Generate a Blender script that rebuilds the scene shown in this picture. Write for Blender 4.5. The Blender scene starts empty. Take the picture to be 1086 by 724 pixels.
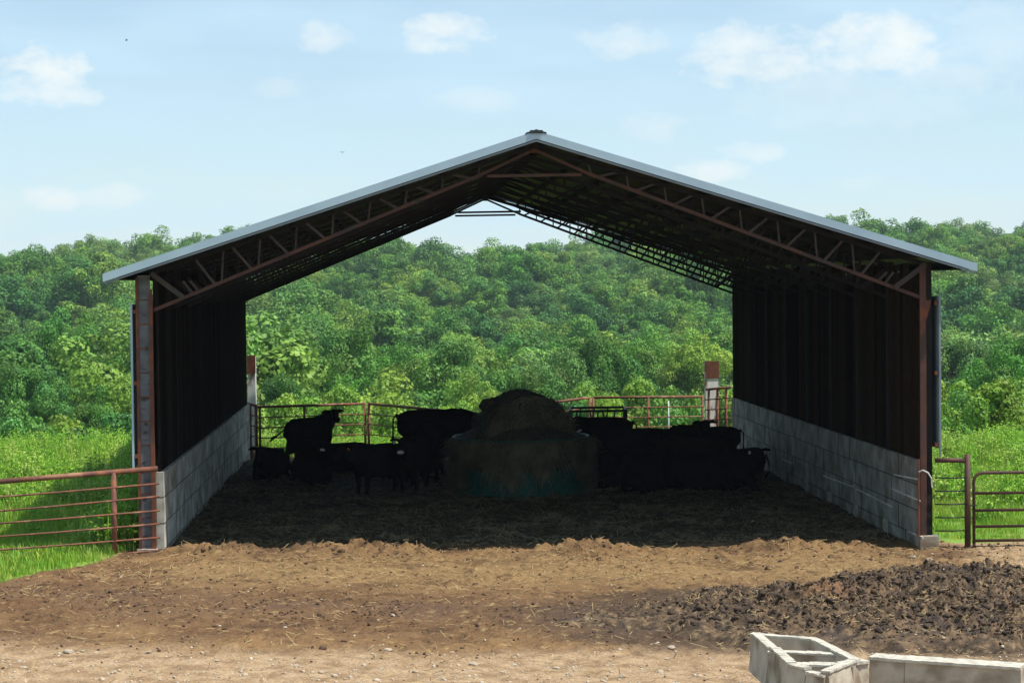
import bpy, math, random
import numpy as np
from mathutils import Vector, Matrix, noise as mnoise
random.seed(7); rng = np.random.default_rng(7)
R = math.radians
scene = bpy.context.scene
COL = scene.collection

# ---------------------------------------------------------------- camera
F, YAW, PIT, ROL = 2139.4, 0.0557, -0.0282, -0.010
CAM = Vector((-2.2635, -31.93, 4.116))
fw = Vector((math.sin(YAW)*math.cos(PIT), math.cos(YAW)*math.cos(PIT), math.sin(PIT)))
rt = Vector((math.cos(YAW), -math.sin(YAW), 0)); up = rt.cross(fw)
r2 = math.cos(ROL)*rt + math.sin(ROL)*up; u2 = -math.sin(ROL)*rt + math.cos(ROL)*up
cd = bpy.data.cameras.new('camera'); cam = bpy.data.objects.new('camera', cd); COL.objects.link(cam)
cam.matrix_world = Matrix(((r2.x, u2.x, -fw.x, CAM.x), (r2.y, u2.y, -fw.y, CAM.y), (r2.z, u2.z, -fw.z, CAM.z), (0, 0, 0, 1)))
cd.lens = 36*F/1086; cd.sensor_width = 36; cd.clip_start = .1; cd.clip_end = 5000
scene.camera = cam
def ray(u, v): return fw + r2*((u-543)/F) + u2*((362-v)/F)
def atY(u, v, Y): d = ray(u, v); return CAM + d*((Y-CAM.y)/d.y)          # world point where a sight line crosses the plane y=Y
def atZ(u, v, Z): d = ray(u, v); return CAM + d*((Z-CAM.z)/d.z)

# ---------------------------------------------------------------- tags
def tag(o, label=None, cat=None, group=None, kind=None):
    if label: o['label'] = label
    if cat: o['category'] = cat
    if group: o['group'] = group
    if kind: o['kind'] = kind
    return o
def empty(name, loc=(0, 0, 0), rz=0):
    o = bpy.data.objects.new(name, None); COL.objects.link(o); o.location = loc; o.rotation_euler = (0, 0, rz); return o
def copy_tree(o, parent=None):
    c = o.copy(); COL.objects.link(c); c.parent = parent
    for ch in o.children: copy_tree(ch, c)
    return c

# ---------------------------------------------------------------- noise (numpy)
_P = rng.permutation(512).astype(np.int64); _P = np.concatenate([_P, _P, _P])
_G = np.stack([np.cos(np.linspace(0, 2*np.pi, 512, endpoint=False)), np.sin(np.linspace(0, 2*np.pi, 512, endpoint=False))], -1)
def perlin(x, y):
    xi = np.floor(x).astype(np.int64); yi = np.floor(y).astype(np.int64); xf = x-xi; yf = y-yi
    xi &= 511; yi &= 511; x1 = (xi+1) & 511; y1 = (yi+1) & 511
    def g(a, b, dx, dy): G = _G[_P[_P[a]+b] & 511]; return G[..., 0]*dx+G[..., 1]*dy
    u = xf*xf*xf*(xf*(xf*6-15)+10); v = yf*yf*yf*(yf*(yf*6-15)+10)
    a = g(xi, yi, xf, yf); b = g(x1, yi, xf-1, yf); c = g(xi, y1, xf, yf-1); d = g(x1, y1, xf-1, yf-1)
    return ((a*(1-u)+b*u)*(1-v)+(c*(1-u)+d*u)*v)*1.5
def fbm(x, y, f, o=4, g=.5, s=0.):
    t = 0; a = 1; n = 0
    for i in range(o): t = t+a*perlin(x*f+s+i*17.3, y*f+s*1.7+i*31.1); n += a; a *= g; f *= 2.03
    return t/n
def ss(a, b, x):
    t = np.clip((x-a)/(b-a), 0, 1); return t*t*(3-2*t)

# ---------------------------------------------------------------- materials
def newmat(name):
    m = bpy.data.materials.new(name); m.use_nodes = True; nt = m.node_tree; b = nt.nodes['Principled BSDF']; return m, nt, b
def N(nt, t, **k):
    n = nt.nodes.new(t)
    for a, v in k.items(): setattr(n, a, v)
    return n
def mat(name, c1, c2=None, scale=5, rough=.8, metal=0., bump=0., bscale=None, c3=None, s3=1., t3=(.55, .65), stretch=(1, 1, 1), detail=6, spec=.3, contrast=(.35, .65)):
    m, nt, b = newmat(name); L = nt.links
    b.inputs['Roughness'].default_value = rough; b.inputs['Metallic'].default_value = metal
    b.inputs['Specular IOR Level'].default_value = spec
    if spec < .1: b.inputs['IOR'].default_value = 1.0
    tc = N(nt, 'ShaderNodeTexCoord'); mp = N(nt, 'ShaderNodeMapping'); mp.inputs['Scale'].default_value = stretch
    L.new(tc.outputs['Object'], mp.inputs['Vector'])
    def noi(sc, de=detail):
        n = N(nt, 'ShaderNodeTexNoise'); n.inputs['Scale'].default_value = sc; n.inputs['Detail'].default_value = de
        L.new(mp.outputs[0], n.inputs['Vector']); return n
    def ramp(n, a, bb, ca, cb):
        r = N(nt, 'ShaderNodeValToRGB'); e = r.color_ramp.elements; e[0].position = a; e[1].position = bb
        e[0].color = (*ca, 1); e[1].color = (*cb, 1); L.new(n.outputs['Fac'], r.inputs[0]); return r
    if c2 is None: c2 = tuple(x*.8 for x in c1)
    r = ramp(noi(scale), *contrast, c1, c2); out = r.outputs[0]
    if c3:
        r3 = ramp(noi(s3), *t3, (0, 0, 0), (1, 1, 1)); mx = N(nt, 'ShaderNodeMix', data_type='RGBA')
        L.new(r3.outputs[0], mx.inputs['Factor']); L.new(out, mx.inputs['A']); mx.inputs['B'].default_value = (*c3, 1); out = mx.outputs['Result']
    L.new(out, b.inputs['Base Color'])
    if bump:
        bp = N(nt, 'ShaderNodeBump'); bp.inputs['Strength'].default_value = 1; bp.inputs['Distance'].default_value = bump
        L.new(noi(bscale or scale*3).outputs['Fac'], bp.inputs['Height']); L.new(bp.outputs[0], b.inputs['Normal'])
    return m
M = {}
M['rust'] = mat('rusty steel', (.19, .06, .03), (.10, .04, .028), 6, .75, 0, .001, c3=(.075, .045, .04), s3=2.5)
M['rust_red'] = mat('red oxide steel', (.105, .042, .028), (.055, .03, .023), 3, .65, 0, .001, c3=(.05, .035, .035), s3=1.2)
M['pipe_rust'] = mat('rusty pipe', (.22, .08, .04), (.12, .055, .04), 7, .7, 0, .001, c3=(.30, .15, .09), s3=3)
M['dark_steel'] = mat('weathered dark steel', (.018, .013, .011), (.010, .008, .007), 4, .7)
M['grey_steel'] = mat('galvanised grey', (.14, .145, .16), (.08, .08, .09), 3, .55, 0, c3=(.035, .025, .025), s3=6, t3=(.6, .66), stretch=(1, 1, 2))
M['trim'] = mat('pale blue painted trim', (.37, .49, .57), (.31, .42, .50), 1.5, .35, 0, spec=.5)
M['trim_dark'] = mat('trim lip', (.16, .19, .22), (.22, .26, .3), 3, .4)
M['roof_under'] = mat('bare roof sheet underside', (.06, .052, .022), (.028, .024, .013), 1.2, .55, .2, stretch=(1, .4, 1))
M['purlin'] = mat('old purlin', (.015, .011, .009), (.008, .007, .006), 2, .85)
M['ridge'] = mat('dark ridge cap', (.03, .035, .04), None, 4, .5)
M['siding'] = mat('grey sheet siding', (.22, .27, .30), (.16, .2, .22), 2, .5)
M['green_paint'] = mat('green painted steel', (.008, .085, .055), (.006, .055, .038), 4, .55, c3=(.04, .03, .02), s3=5, t3=(.62, .7))
M['black_steel'] = mat('dark frame steel', (.012, .012, .014), None, 6, .6)
M['white_rust'] = mat('white paint over rust', (.72, .70, .66), (.6, .57, .52), 4, .7, c3=(.20, .07, .03), s3=1.6, t3=(.49, .56), stretch=(2, 2, .7))
M['white_hose'] = mat('white plastic pipe', (.6, .6, .58), None, 6, .5)
M['cow'] = mat('black hide', (.012, .0105, .010), (.006, .0055, .0055), 5, .8, spec=.05)
M['cow_brown'] = mat('dark brown hide', (.022, .013, .010), (.012, .008, .007), 5, .8, spec=.05)
M['cow_white'] = mat('white hair', (.7, .66, .58), (.5, .46, .4), 12, .8)
M['tag'] = mat('orange ear tag', (.7, .22, .03), None, 8, .5)
M['tag_white'] = mat('pale ear tag', (.75, .72, .6), None, 8, .5)
M['hoof'] = mat('hoof horn', (.03, .026, .022), None, 8, .6)
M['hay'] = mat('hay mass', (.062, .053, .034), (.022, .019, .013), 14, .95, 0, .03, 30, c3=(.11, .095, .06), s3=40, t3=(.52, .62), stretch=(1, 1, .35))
M['straw'] = mat('hay strands', (.18, .155, .09), (.08, .068, .042), 3, .85)
M['bedding'] = mat('bedding straw', (.26, .205, .11), (.12, .095, .05), 3, .85)
M['litter'] = mat('straw litter', (.36, .26, .12), (.22, .15, .07), 2, .85)
M['clod'] = mat('dung clods', (.13, .075, .042), (.055, .034, .022), 9, .95, 0, .01, 40)
M['clod_dark'] = mat('dark manure', (.10, .066, .042), (.03, .022, .018), 9, .95, 0, .012, 30)
M['stone'] = mat('limestone pebble', (.50, .42, .32), (.34, .27, .2), 9, .9, 0, .004, 30)
M['bird'] = mat('bird feathers', (.03, .03, .035), None, 9, .8)
M['bark'] = mat('tree bark', (.12, .10, .08), (.06, .05, .04), 6, .95, 0, .02, 12, stretch=(2, 2, .5))
M['flower'] = mat('yellow petals', (.75, .6, .05), None, 9, .7)
M['concrete_new'] = mat('pale cast concrete', (.46, .40, .32), (.34, .295, .235), 5, .9, 0, .004, 40, c3=(.20, .15, .10), s3=2.6, t3=(.5, .68))
M['concrete_lip'] = mat('worn concrete rim', (.52, .48, .40), (.36, .33, .27), 12, .9, 0, .006, 30)
M['sun_slit'] = mat('painted sunlight slit', (.75, .74, .70), (.5, .5, .47), 10, .9)  # near-white colour standing in for sunlight on the block gaps

# concrete block wall: joints stay in the material
def block_mat(kb=1.):
    m, nt, b = newmat('concrete blocks'); L = nt.links
    b.inputs['Roughness'].default_value = .9
    tc = N(nt, 'ShaderNodeTexCoord'); sp = N(nt, 'ShaderNodeSeparateXYZ'); cb = N(nt, 'ShaderNodeCombineXYZ')
    L.new(tc.outputs['Object'], sp.inputs[0]); L.new(sp.outputs['Y'], cb.inputs['X']); L.new(sp.outputs['Z'], cb.inputs['Y'])
    br = N(nt, 'ShaderNodeTexBrick'); br.offset = .5
    for k, v in (('Scale', 1), ('Mortar Size', .009), ('Brick Width', .92), ('Row Height', .41), ('Mortar Smooth', .3), ('Bias', 0)): br.inputs[k].default_value = v
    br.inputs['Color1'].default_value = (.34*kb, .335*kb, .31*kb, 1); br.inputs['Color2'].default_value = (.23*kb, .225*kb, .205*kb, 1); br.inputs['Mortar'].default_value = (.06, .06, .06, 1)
    L.new(cb.outputs[0], br.inputs['Vector'])
    n = N(nt, 'ShaderNodeTexNoise'); n.inputs['Scale'].default_value = 2.5; n.inputs['Detail'].default_value = 8; L.new(tc.outputs['Object'], n.inputs['Vector'])
    r = N(nt, 'ShaderNodeValToRGB'); r.color_ramp.elements[0].position = .35; r.color_ramp.elements[1].position = .7
    r.color_ramp.elements[0].color = (.42, .38, .28, 1); r.color_ramp.elements[1].color = (1.12, 1.12, 1.12, 1); L.new(n.outputs['Fac'], r.inputs[0])
    mx = N(nt, 'ShaderNodeMix', data_type='RGBA', blend_type='MULTIPLY'); mx.inputs['Factor'].default_value = 1
    L.new(br.outputs['Color'], mx.inputs['A']); L.new(r.outputs[0], mx.inputs['B']); L.new(mx.outputs['Result'], b.inputs['Base Color'])
    bp = N(nt, 'ShaderNodeBump'); bp.inputs['Distance'].default_value = .02; L.new(br.outputs['Fac'], bp.inputs['Height']); bp.invert = True; L.new(bp.outputs[0], b.inputs['Normal'])
    return m
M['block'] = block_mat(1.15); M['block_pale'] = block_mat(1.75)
def attr_mat(name, attr='col', scale=30, bump=.01, bscale=60, rough=.95, var=.45, spec=.15):
    m, nt, b = newmat(name); L = nt.links; b.inputs['Roughness'].default_value = rough; b.inputs['Specular IOR Level'].default_value = spec
    if spec < .1: b.inputs['IOR'].default_value = 1.0
    a = N(nt, 'ShaderNodeAttribute'); a.attribute_name = attr
    tc = N(nt, 'ShaderNodeTexCoord'); n = N(nt, 'ShaderNodeTexNoise'); n.inputs['Scale'].default_value = scale; n.inputs['Detail'].default_value = 8; n.inputs['Roughness'].default_value = .7
    L.new(tc.outputs['Object'], n.inputs['Vector'])
    r = N(nt, 'ShaderNodeValToRGB'); r.color_ramp.elements[0].position = .3; r.color_ramp.elements[1].position = .7
    v0, v1 = 1-var, 1+var; r.color_ramp.elements[0].color = (v0, v0, v0, 1); r.color_ramp.elements[1].color = (v1, v1*.98, v1*.94, 1); L.new(n.outputs['Fac'], r.inputs[0])
    mx = N(nt, 'ShaderNodeMix', data_type='RGBA', blend_type='MULTIPLY'); mx.inputs['Factor'].default_value = 1
    L.new(a.outputs['Color'], mx.inputs['A']); L.new(r.outputs[0], mx.inputs['B']); L.new(mx.outputs['Result'], b.inputs['Base Color'])
    if bump:
        n2 = N(nt, 'ShaderNodeTexNoise'); n2.inputs['Scale'].default_value = bscale; n2.inputs['Detail'].default_value = 5; L.new(tc.outputs['Object'], n2.inputs['Vector'])
        bp = N(nt, 'ShaderNodeBump'); bp.inputs['Distance'].default_value = bump; L.new(n2.outputs['Fac'], bp.inputs['Height']); L.new(bp.outputs[0], b.inputs['Normal'])
    return m
M['ground'] = attr_mat('yard earth and turf')
M['heap'] = attr_mat('manure heap', scale=14, bump=.02, bscale=35, var=.6)
M['boards'] = attr_mat('weathered boards', scale=6, bump=.003, bscale=20, var=.45, rough=.95, spec=.02)
def leaf_mat(name, cols, trans=.35, attr=True, var=.5):
    m = bpy.data.materials.new(name); m.use_nodes = True; nt = m.node_tree; nt.nodes.clear(); L = nt.links
    out = N(nt, 'ShaderNodeOutputMaterial'); oi = N(nt, 'ShaderNodeObjectInfo'); r = N(nt, 'ShaderNodeValToRGB')
    e = r.color_ramp.elements
    while len(e) < len(cols): e.new(.5)
    for i, c in enumerate(cols): e[i].position = i/(len(cols)-1); e[i].color = (*c, 1)
    L.new(oi.outputs['Random'], r.inputs[0])
    at = N(nt, 'ShaderNodeAttribute'); at.attribute_name = 'tone'
    mx = N(nt, 'ShaderNodeMix', data_type='RGBA', blend_type='MULTIPLY'); mx.inputs['Factor'].default_value = 1
    L.new(r.outputs[0], mx.inputs['A']); L.new(at.outputs['Color'], mx.inputs['B'])
    d = N(nt, 'ShaderNodeBsdfPrincipled'); d.inputs['Roughness'].default_value = .55; d.inputs['Specular IOR Level'].default_value = .25
    t = N(nt, 'ShaderNodeBsdfTranslucent'); ms = N(nt, 'ShaderNodeMixShader'); ms.inputs[0].default_value = trans
    L.new(mx.outputs['Result'], d.inputs['Base Color']); L.new(mx.outputs['Result'], t.inputs['Color'])
    L.new(d.outputs[0], ms.inputs[1]); L.new(t.outputs[0], ms.inputs[2]); L.new(ms.outputs[0], out.inputs['Surface']); return m
M['leaf'] = leaf_mat('tree leaves', [(.070, .19, .026), (.15, .31, .034), (.09, .235, .046), (.23, .36, .045), (.135, .28, .042), (.050, .15, .030), (.20, .32, .07), (.10, .27, .026), (.06, .18, .04)], .24)
M['leaf_bright'] = leaf_mat('young bright leaves', [(.17, .32, .035), (.22, .35, .04), (.15, .30, .05)])
M['grass'] = leaf_mat('meadow grass', [(.17, .38, .03), (.26, .44, .05), (.34, .45, .11), (.20, .40, .04), (.14, .33, .03)], .28)

# ---------------------------------------------------------------- mesh builder
class MB:
    def __init__(s): s.v = []; s.f = []; s.c = []; s.cur = None
    def add(s, vs, fs):
        o = len(s.v); s.v += [tuple(v) for v in vs]; s.f += [tuple(i+o for i in f) for f in fs]
        if s.cur is not None: s.c += [s.cur]*len(vs)
        return s
    def box(s, x0, x1, y0, y1, z0, z1):
        v = [(x, y, z) for x in (x0, x1) for y in (y0, y1) for z in (z0, z1)]
        return s.add(v, [(0, 1, 3, 2), (4, 6, 7, 5), (0, 4, 5, 1), (2, 3, 7, 6), (0, 2, 6, 4), (1, 5, 7, 3)])
    def beam(s, a, b, w, h, upv=(0, 0, 1)):
        a = Vector(a); b = Vector(b); d = (b-a).normalized(); u = Vector(upv)
        if abs(d.dot(u)) > .98: u = Vector((0, 1, 0))
        sx = d.cross(u).normalized()*w/2; sz = sx.cross(d).normalized()*h/2
        v = [p+i*sx+j*sz for p in (a, b) for i in (-1, 1) for j in (-1, 1)]
        return s.add(v, [(0, 1, 3, 2), (4, 6, 7, 5), (0, 4, 5, 1), (2, 3, 7, 6), (0, 2, 6, 4), (1, 5, 7, 3)])
    def tube(s, pts, r, n=8, cap=True, upv=(0, 0, 1)):
        pts = [Vector(p) for p in pts]; rr = r if hasattr(r, '__len__') else [r]*len(pts); vs = []; fs = []
        for i, p in enumerate(pts):
            d = (pts[min(i+1, len(pts)-1)]-pts[max(i-1, 0)]).normalized(); u = Vector(upv)
            if abs(d.dot(u)) > .97: u = Vector((0, 1, 0)) if abs(d.y) < .9 else Vector((1, 0, 0))
            a = d.cross(u).normalized(); b = a.cross(d).normalized()
            q = rr[i]; qa, qb = q if hasattr(q, '__len__') else (q, q)
            for k in range(n): t = 2*math.pi*k/n; vs.append(p+a*math.cos(t)*qa+b*math.sin(t)*qb)
        for i in range(len(pts)-1):
            for k in range(n): k2 = (k+1) % n; fs.append((i*n+k, i*n+k2, (i+1)*n+k2, (i+1)*n+k))
        if cap: fs.append(tuple(range(n-1, -1, -1))); fs.append(tuple((len(pts)-1)*n+k for k in range(n)))
        return s.add(vs, fs)
    def build(s, name, m, parent=None, smooth=False, at=None):
        me = bpy.data.meshes.new(name); me.from_pydata(s.v, [], s.f); me.update()
        if s.c:
            ca = me.color_attributes.new('col', 'FLOAT_COLOR', 'POINT'); ca.data.foreach_set('color', np.array([(*c, 1) for c in s.c], 'f').ravel())
        me.materials.append(m)
        if smooth: me.polygons.foreach_set('use_smooth', [True]*len(me.polygons))
        o = bpy.data.objects.new(name, me); COL.objects.link(o)
        if parent: o.parent = parent
        if at: o.location = at
        return o
def npmesh(name, V, Fq, m, parent=None, smooth=False, col=None, attr='col', link=True):
    me = bpy.data.meshes.new(name); k = Fq.shape[1]
    me.vertices.add(len(V)); me.vertices.foreach_set('co', V.astype('f').ravel())
    me.loops.add(Fq.size); me.loops.foreach_set('vertex_index', Fq.astype('i').ravel())
    me.polygons.add(len(Fq)); me.polygons.foreach_set('loop_start', np.arange(0, Fq.size, k, dtype='i')); me.polygons.foreach_set('loop_total', np.full(len(Fq), k, 'i'))
    if smooth: me.polygons.foreach_set('use_smooth', np.ones(len(Fq), bool))
    me.update(calc_edges=True); me.validate()
    if col is not None:
        ca = me.color_attributes.new(attr, 'FLOAT_COLOR', 'POINT'); ca.data.foreach_set('color', np.concatenate([col, np.ones((len(col), 1))], 1).astype('f').ravel())
    me.materials.append(m); o = bpy.data.objects.new(name, me)
    if link: COL.objects.link(o)
    if parent: o.parent = parent
    return o
def gridmesh(name, xs, ys, zf, cf, m, smooth=True):
    X, Y = np.meshgrid(xs, ys); Z = zf(X, Y); V = np.stack([X, Y, Z], -1).reshape(-1, 3)
    nx, ny = len(xs), len(ys); i = np.arange(ny-1)[:, None]*nx+np.arange(nx-1)[None]; i = i.ravel()
    return npmesh(name, V, np.stack([i, i+1, i+nx+1, i+nx], -1), m, None, smooth, cf(X, Y).reshape(-1, 3))

# ---------------------------------------------------------------- terrain
def base_z(X, Y):
    z = -.055-.0167*np.clip(X+6, -2, 8)
    D = Y+32
    drop = -16*ss(46, 190, D)-1.6*ss(46, 80, D); z = z+drop
    crest = 17.9+2.0*np.clip((-X-10)/100, 0, 1)+5.9*np.clip((X-30)/110, 0, 1)
    z = z+crest*ss(250, 540, D) - .02*np.clip(D-560, 0, 2000)
    z = z+ss(60, 140, D)*fbm(X, Y, .012, 3, .5, 5.)*5*ss(1e9, 0, D*0) if False else z+ss(60, 160, D)*fbm(X, Y, .011, 3, .5, 5.)*4
    return z
def grass_mask(X, Y):      # 1 where the meadow grows
    w = fbm(X, Y, .9, 3, .5, 9.)*.35
    left = ss(0, .35, (-6.55-X)+w*.4-.0) * ss(0, .4, (Y+.15)+2.0*(-6.3-X)+w)
    right = ss(0, .3, (X-6.55)+w*.3) * ss(0, .5, Y-.35+w-.04*(X-6))
    back = ss(20.6, 21.8, Y+w*2-.0*X)
    return np.maximum(np.maximum(left, right), back)
def yard_z(X, Y):
    z = base_z(X, Y)
    near = ss(-60, -30, -np.abs(Y)) * ss(-30, -14, -np.abs(X))
    inside = ss(.2, 1.6, Y)*ss(19.6, 18.2, Y)*ss(6.4, 6.0, np.abs(X))
    g = grass_mask(X, Y)
    und = fbm(X, Y, .35, 3, .5, 2.)*.06
    clod = np.abs(fbm(X, Y, 2.2, 5, .62, 3.))*.16*(.35+.65*ss(-.1, .5, fbm(X, Y, .5, 2, .5, 8.)))
    fine = fbm(X, Y, 11, 3, .6, 4.)*.022
    sill = .15*np.exp(-((Y+.15-.2*np.sin(X*1.7))/.42)**2)*ss(6.3, 5.7, np.abs(X))*ss(-.15, .45, fbm(X, Y*.5, .9, 3, .5, 12.)+.12+.25*ss(-1.5, -5, X))
    mid = .06*np.exp(-((Y+6.4+.2*X)/1.1)**2)*(.4+fbm(X, Y, 1.2, 3, .5, 21.))
    z = z+.42*np.exp(-(((X-1.6)/2.4)**2+((Y-24.5)/1.4)**2))*(1+.5*fbm(X, Y, 1.2, 3, .5, 44.))
    rough = (1-.75*g)*(1-.45*ss(-8.2, -9.6, Y))
    return z+near*(und+(clod+fine)*rough+sill*(1+1.2*fbm(X, Y, 4, 3, .6, 33.))+mid)
def C(r, g, b): return np.array([r, g, b])
def mixc(a, b, t): return a*(1-t[..., None])+b*t[..., None]
def yard_c(X, Y):
    n1 = fbm(X, Y, .8, 4, .55, 40.); n2 = fbm(X, Y, 3.5, 4, .6, 50.); n3 = fbm(X, Y*2.5, 5, 3, .6, 60.)
    c = mixc(C(.115, .064, .032), C(.185, .110, .052), ss(-.35, .45, n1+.5*n2))
    sand = ss(-8.0, -9.4, Y+.9*n1+.5*n2-.08*np.abs(X+1)); sand = np.maximum(sand, .9*ss(6.2, 7.2, X+.5*n1)*ss(-4.5, -2, Y)*ss(1.5, .6, Y))
    golden = np.exp(-((Y+2.0+.6*n1)/1.7)**2)*.8*ss(-.6, .3, n2+.3)
    c = mixc(c, C(.215, .140, .066), np.clip(golden, 0, 1)*ss(6.5, 5, np.abs(X)))
    dark = np.exp(-((Y+6.3+.22*X)/1.4)**2)*ss(-.3, .4, n1+.6*n2)
    c = mixc(c, C(.105, .062, .038), np.clip(dark*1.1, 0, 1))
    c = mixc(c, mixc(C(.25, .165, .095), C(.35, .25, .155), ss(-.3, .4, n2)), sand)
    hd_ = np.clip(ss(1.15, .85, np.sqrt(((X-6.3)/np.where(X < 6.3, 7.0, 7.5))**2+((Y+6.5)/3.1)**2)+.2*n1+.12*n2), 0, 1); c = mixc(c, C(.062, .043, .031), hd_*.9)
    strawn = ss(.25, .5, n3)*(1-sand)*.5; c = mixc(c, C(.38, .28, .13), strawn)
    dk = ss(.12, .45, -n2-.3*n1)*.6; c = mixc(c, C(.06, .036, .022), dk*(1-.6*sand)); wet = ss(.15, .5, fbm(X, Y*2, .55, 4, .6, 140.)); c = mixc(c, C(.065, .037, .022), wet*.6*(1-.7*sand))
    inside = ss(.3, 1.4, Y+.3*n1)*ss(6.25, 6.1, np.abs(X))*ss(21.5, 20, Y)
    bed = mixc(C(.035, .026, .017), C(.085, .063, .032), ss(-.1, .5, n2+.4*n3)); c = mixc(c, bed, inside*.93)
    g = grass_mask(X, Y)
    gc = mixc(C(.11, .22, .03), C(.19, .29, .055), ss(-.4, .4, n1+n2*.5)); c = mixc(c, gc, g)
    c = mixc(c, C(.035, .05, .02), ss(85, 120, Y+32))
    mo = np.exp(-(((X-1.6)/2.6)**2+((Y-24.5)/1.6)**2)); c = mixc(c, C(.20, .14, .10), ss(.25, .6, mo+.3*n2))
    return c
def lines(segs):
    o = [segs[0][0]]
    for a, b, st in segs: n = max(1, round((b-a)/st)); o += list(np.linspace(a, b, n+1)[1:])
    return np.array(o)
xs = lines([(-700, -100, 40), (-100, -30, 5), (-30, -11, .5), (-11, 10.5, .036), (10.5, 30, .5), (30, 100, 5), (100, 700, 40)])
ys = lines([(-70, -14, 2), (-14, -11.6, .15), (-11.6, 1.5, .036), (1.5, 19.5, .09), (19.5, 36, .4), (36, 100, 2), (100, 620, 8), (620, 1400, 60)])
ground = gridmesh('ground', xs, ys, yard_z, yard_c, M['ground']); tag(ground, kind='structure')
def gz(x, y): return float(yard_z(np.array([[float(x)]]), np.array([[float(y)]]))[0, 0])
def gzb(x, y): return float(base_z(np.array([[float(x)]]), np.array([[float(y)]]))[0, 0])

# ---------------------------------------------------------------- the shed
shed = empty('cattle_shed', (0, 0, 0))
tag(shed, 'long open ended cattle shed with pale metal gable roof, rusty trusses and dark board walls', 'cattle shed')
XL, XR, XA, LEN = -6.0, 6.06, -.10, 18.3
EX0, EX1 = -6.80, 6.84; ZR, ZE0, ZE1 = 6.46, 4.31, 4.34
def ztop(x):     # top of the roof sheet
    return ZR-(XA-x)*(ZR-ZE0)/(XA-EX0) if x < XA else ZR-(x-XA)*(ZR-ZE1)/(EX1-XA)
# roof sheet with low ribs
m = MB(); Y0, Y1 = -.5, LEN+.35
ribs = np.arange(Y0, Y1+.01, .115)
for x0, x1 in ((EX0, XA), (XA, EX1)):
    vs = []; 
    for x in (x0, x1):
        for t in (0, -.012):
            for i, y in enumerate(ribs): vs.append((x, y, ztop(x)+t+(.018 if i % 2 else 0)))
    n = len(ribs); fs = []
    for i in range(n-1):
        fs.append((i, i+1, 2*n+i+1, 2*n+i)); fs.append((n+i+1, n+i, 3*n+i, 3*n+i+1))
    fs.append((0, 2*n, 3*n, n)); fs.append((n-1, 2*n-1, 4*n-1, 3*n-1))
    for i in range(n-1): fs.append((i, n+i, n+i+1, i+1)); fs.append((2*n+i, 2*n+i+1, 3*n+i+1, 3*n+i))
    m.add(vs, fs)
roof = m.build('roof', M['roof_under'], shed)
# gable trims: light fascia with a darker lip under it
for nm, yy, mm, dz0, dz1, th in (('gable_trim', Y0-.014, M['trim'], -.085, .035, .02), ('gable_trim', Y1+.014, M['trim'], -.085, .035, .02)):
    for a, b in ((EX0-.02, XA), (XA, EX1+.02)):
        m = MB(); za, zb = ztop(a), ztop(b)
        v = [(x, y, z+d) for x, z in ((a, za), (b, zb)) for y in (yy-th/2, yy+th/2) for d in (dz0, dz1)]
        m.add(v, [(0, 1, 3, 2), (4, 6, 7, 5), (0, 4, 5, 1), (2, 3, 7, 6), (0, 2, 6, 4), (1, 5, 7, 3)])
        # turned strip lying on the sheet
        ye = yy+(.11 if yy < 0 else -.11); y_a, y_b = min(yy, ye), max(yy, ye)
        v = [(x, y, z+d) for x, z in ((a, za), (b, zb)) for y in (y_a, y_b) for d in (.037, .041)]
        m.add(v, [(0, 1, 3, 2), (4, 6, 7, 5), (0, 4, 5, 1), (2, 3, 7, 6), (0, 2, 6, 4), (1, 5, 7, 3)])
        m.build(nm, mm, roof)
    y2 = yy+(.02 if yy < 0 else -.02)
    for a, b in ((EX0, XA), (XA, EX1)):
        m = MB()
        for d0, d1, t2 in ((-.125, -.095, .016),):
            v = [(x, y, ztop(x)+d) for x in (a, b) for y in (y2-t2/2, y2+t2/2) for d in (d0, d1)]
            m.add(v, [(0, 1, 3, 2), (4, 6, 7, 5), (0, 4, 5, 1), (2, 3, 7, 6), (0, 2, 6, 4), (1, 5, 7, 3)])
        m.build('trim_lip', M['trim_dark'], roof)
m = MB()
for a, b, in ((XA-.16, XA), (XA, XA+.16)):
    v = [(x, y, ztop(x)+.045+d) for x in (a, b) for y in (Y0-.03, Y1+.03) for d in (0, .02)]
    m.add(v, [(0, 1, 3, 2), (4, 6, 7, 5), (0, 4, 5, 1), (2, 3, 7, 6), (0, 2, 6, 4), (1, 5, 7, 3)])
m.box(XA-.1, XA+.1, Y0-.045, Y0-.032, ZR-.0, ZR+.05); m.build('ridge_cap', M['ridge'], roof)
# purlins
for side in (-1, 1):
    for k in range(11):
        t = (k+.25)/10.6; x = XA+(EX0-XA)*t if side < 0 else XA+(EX1-XA)*t
        z = ztop(x)-.016-.062; m = MB(); sl = math.atan((ZR-ZE0)/(XA-EX0))*-side
        m.beam((x, Y0+.03, z), (x, Y1-.03, z), .05, .11, (math.sin(-sl), 0, math.cos(sl))); m.build('purlin', M['purlin'], shed)
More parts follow.
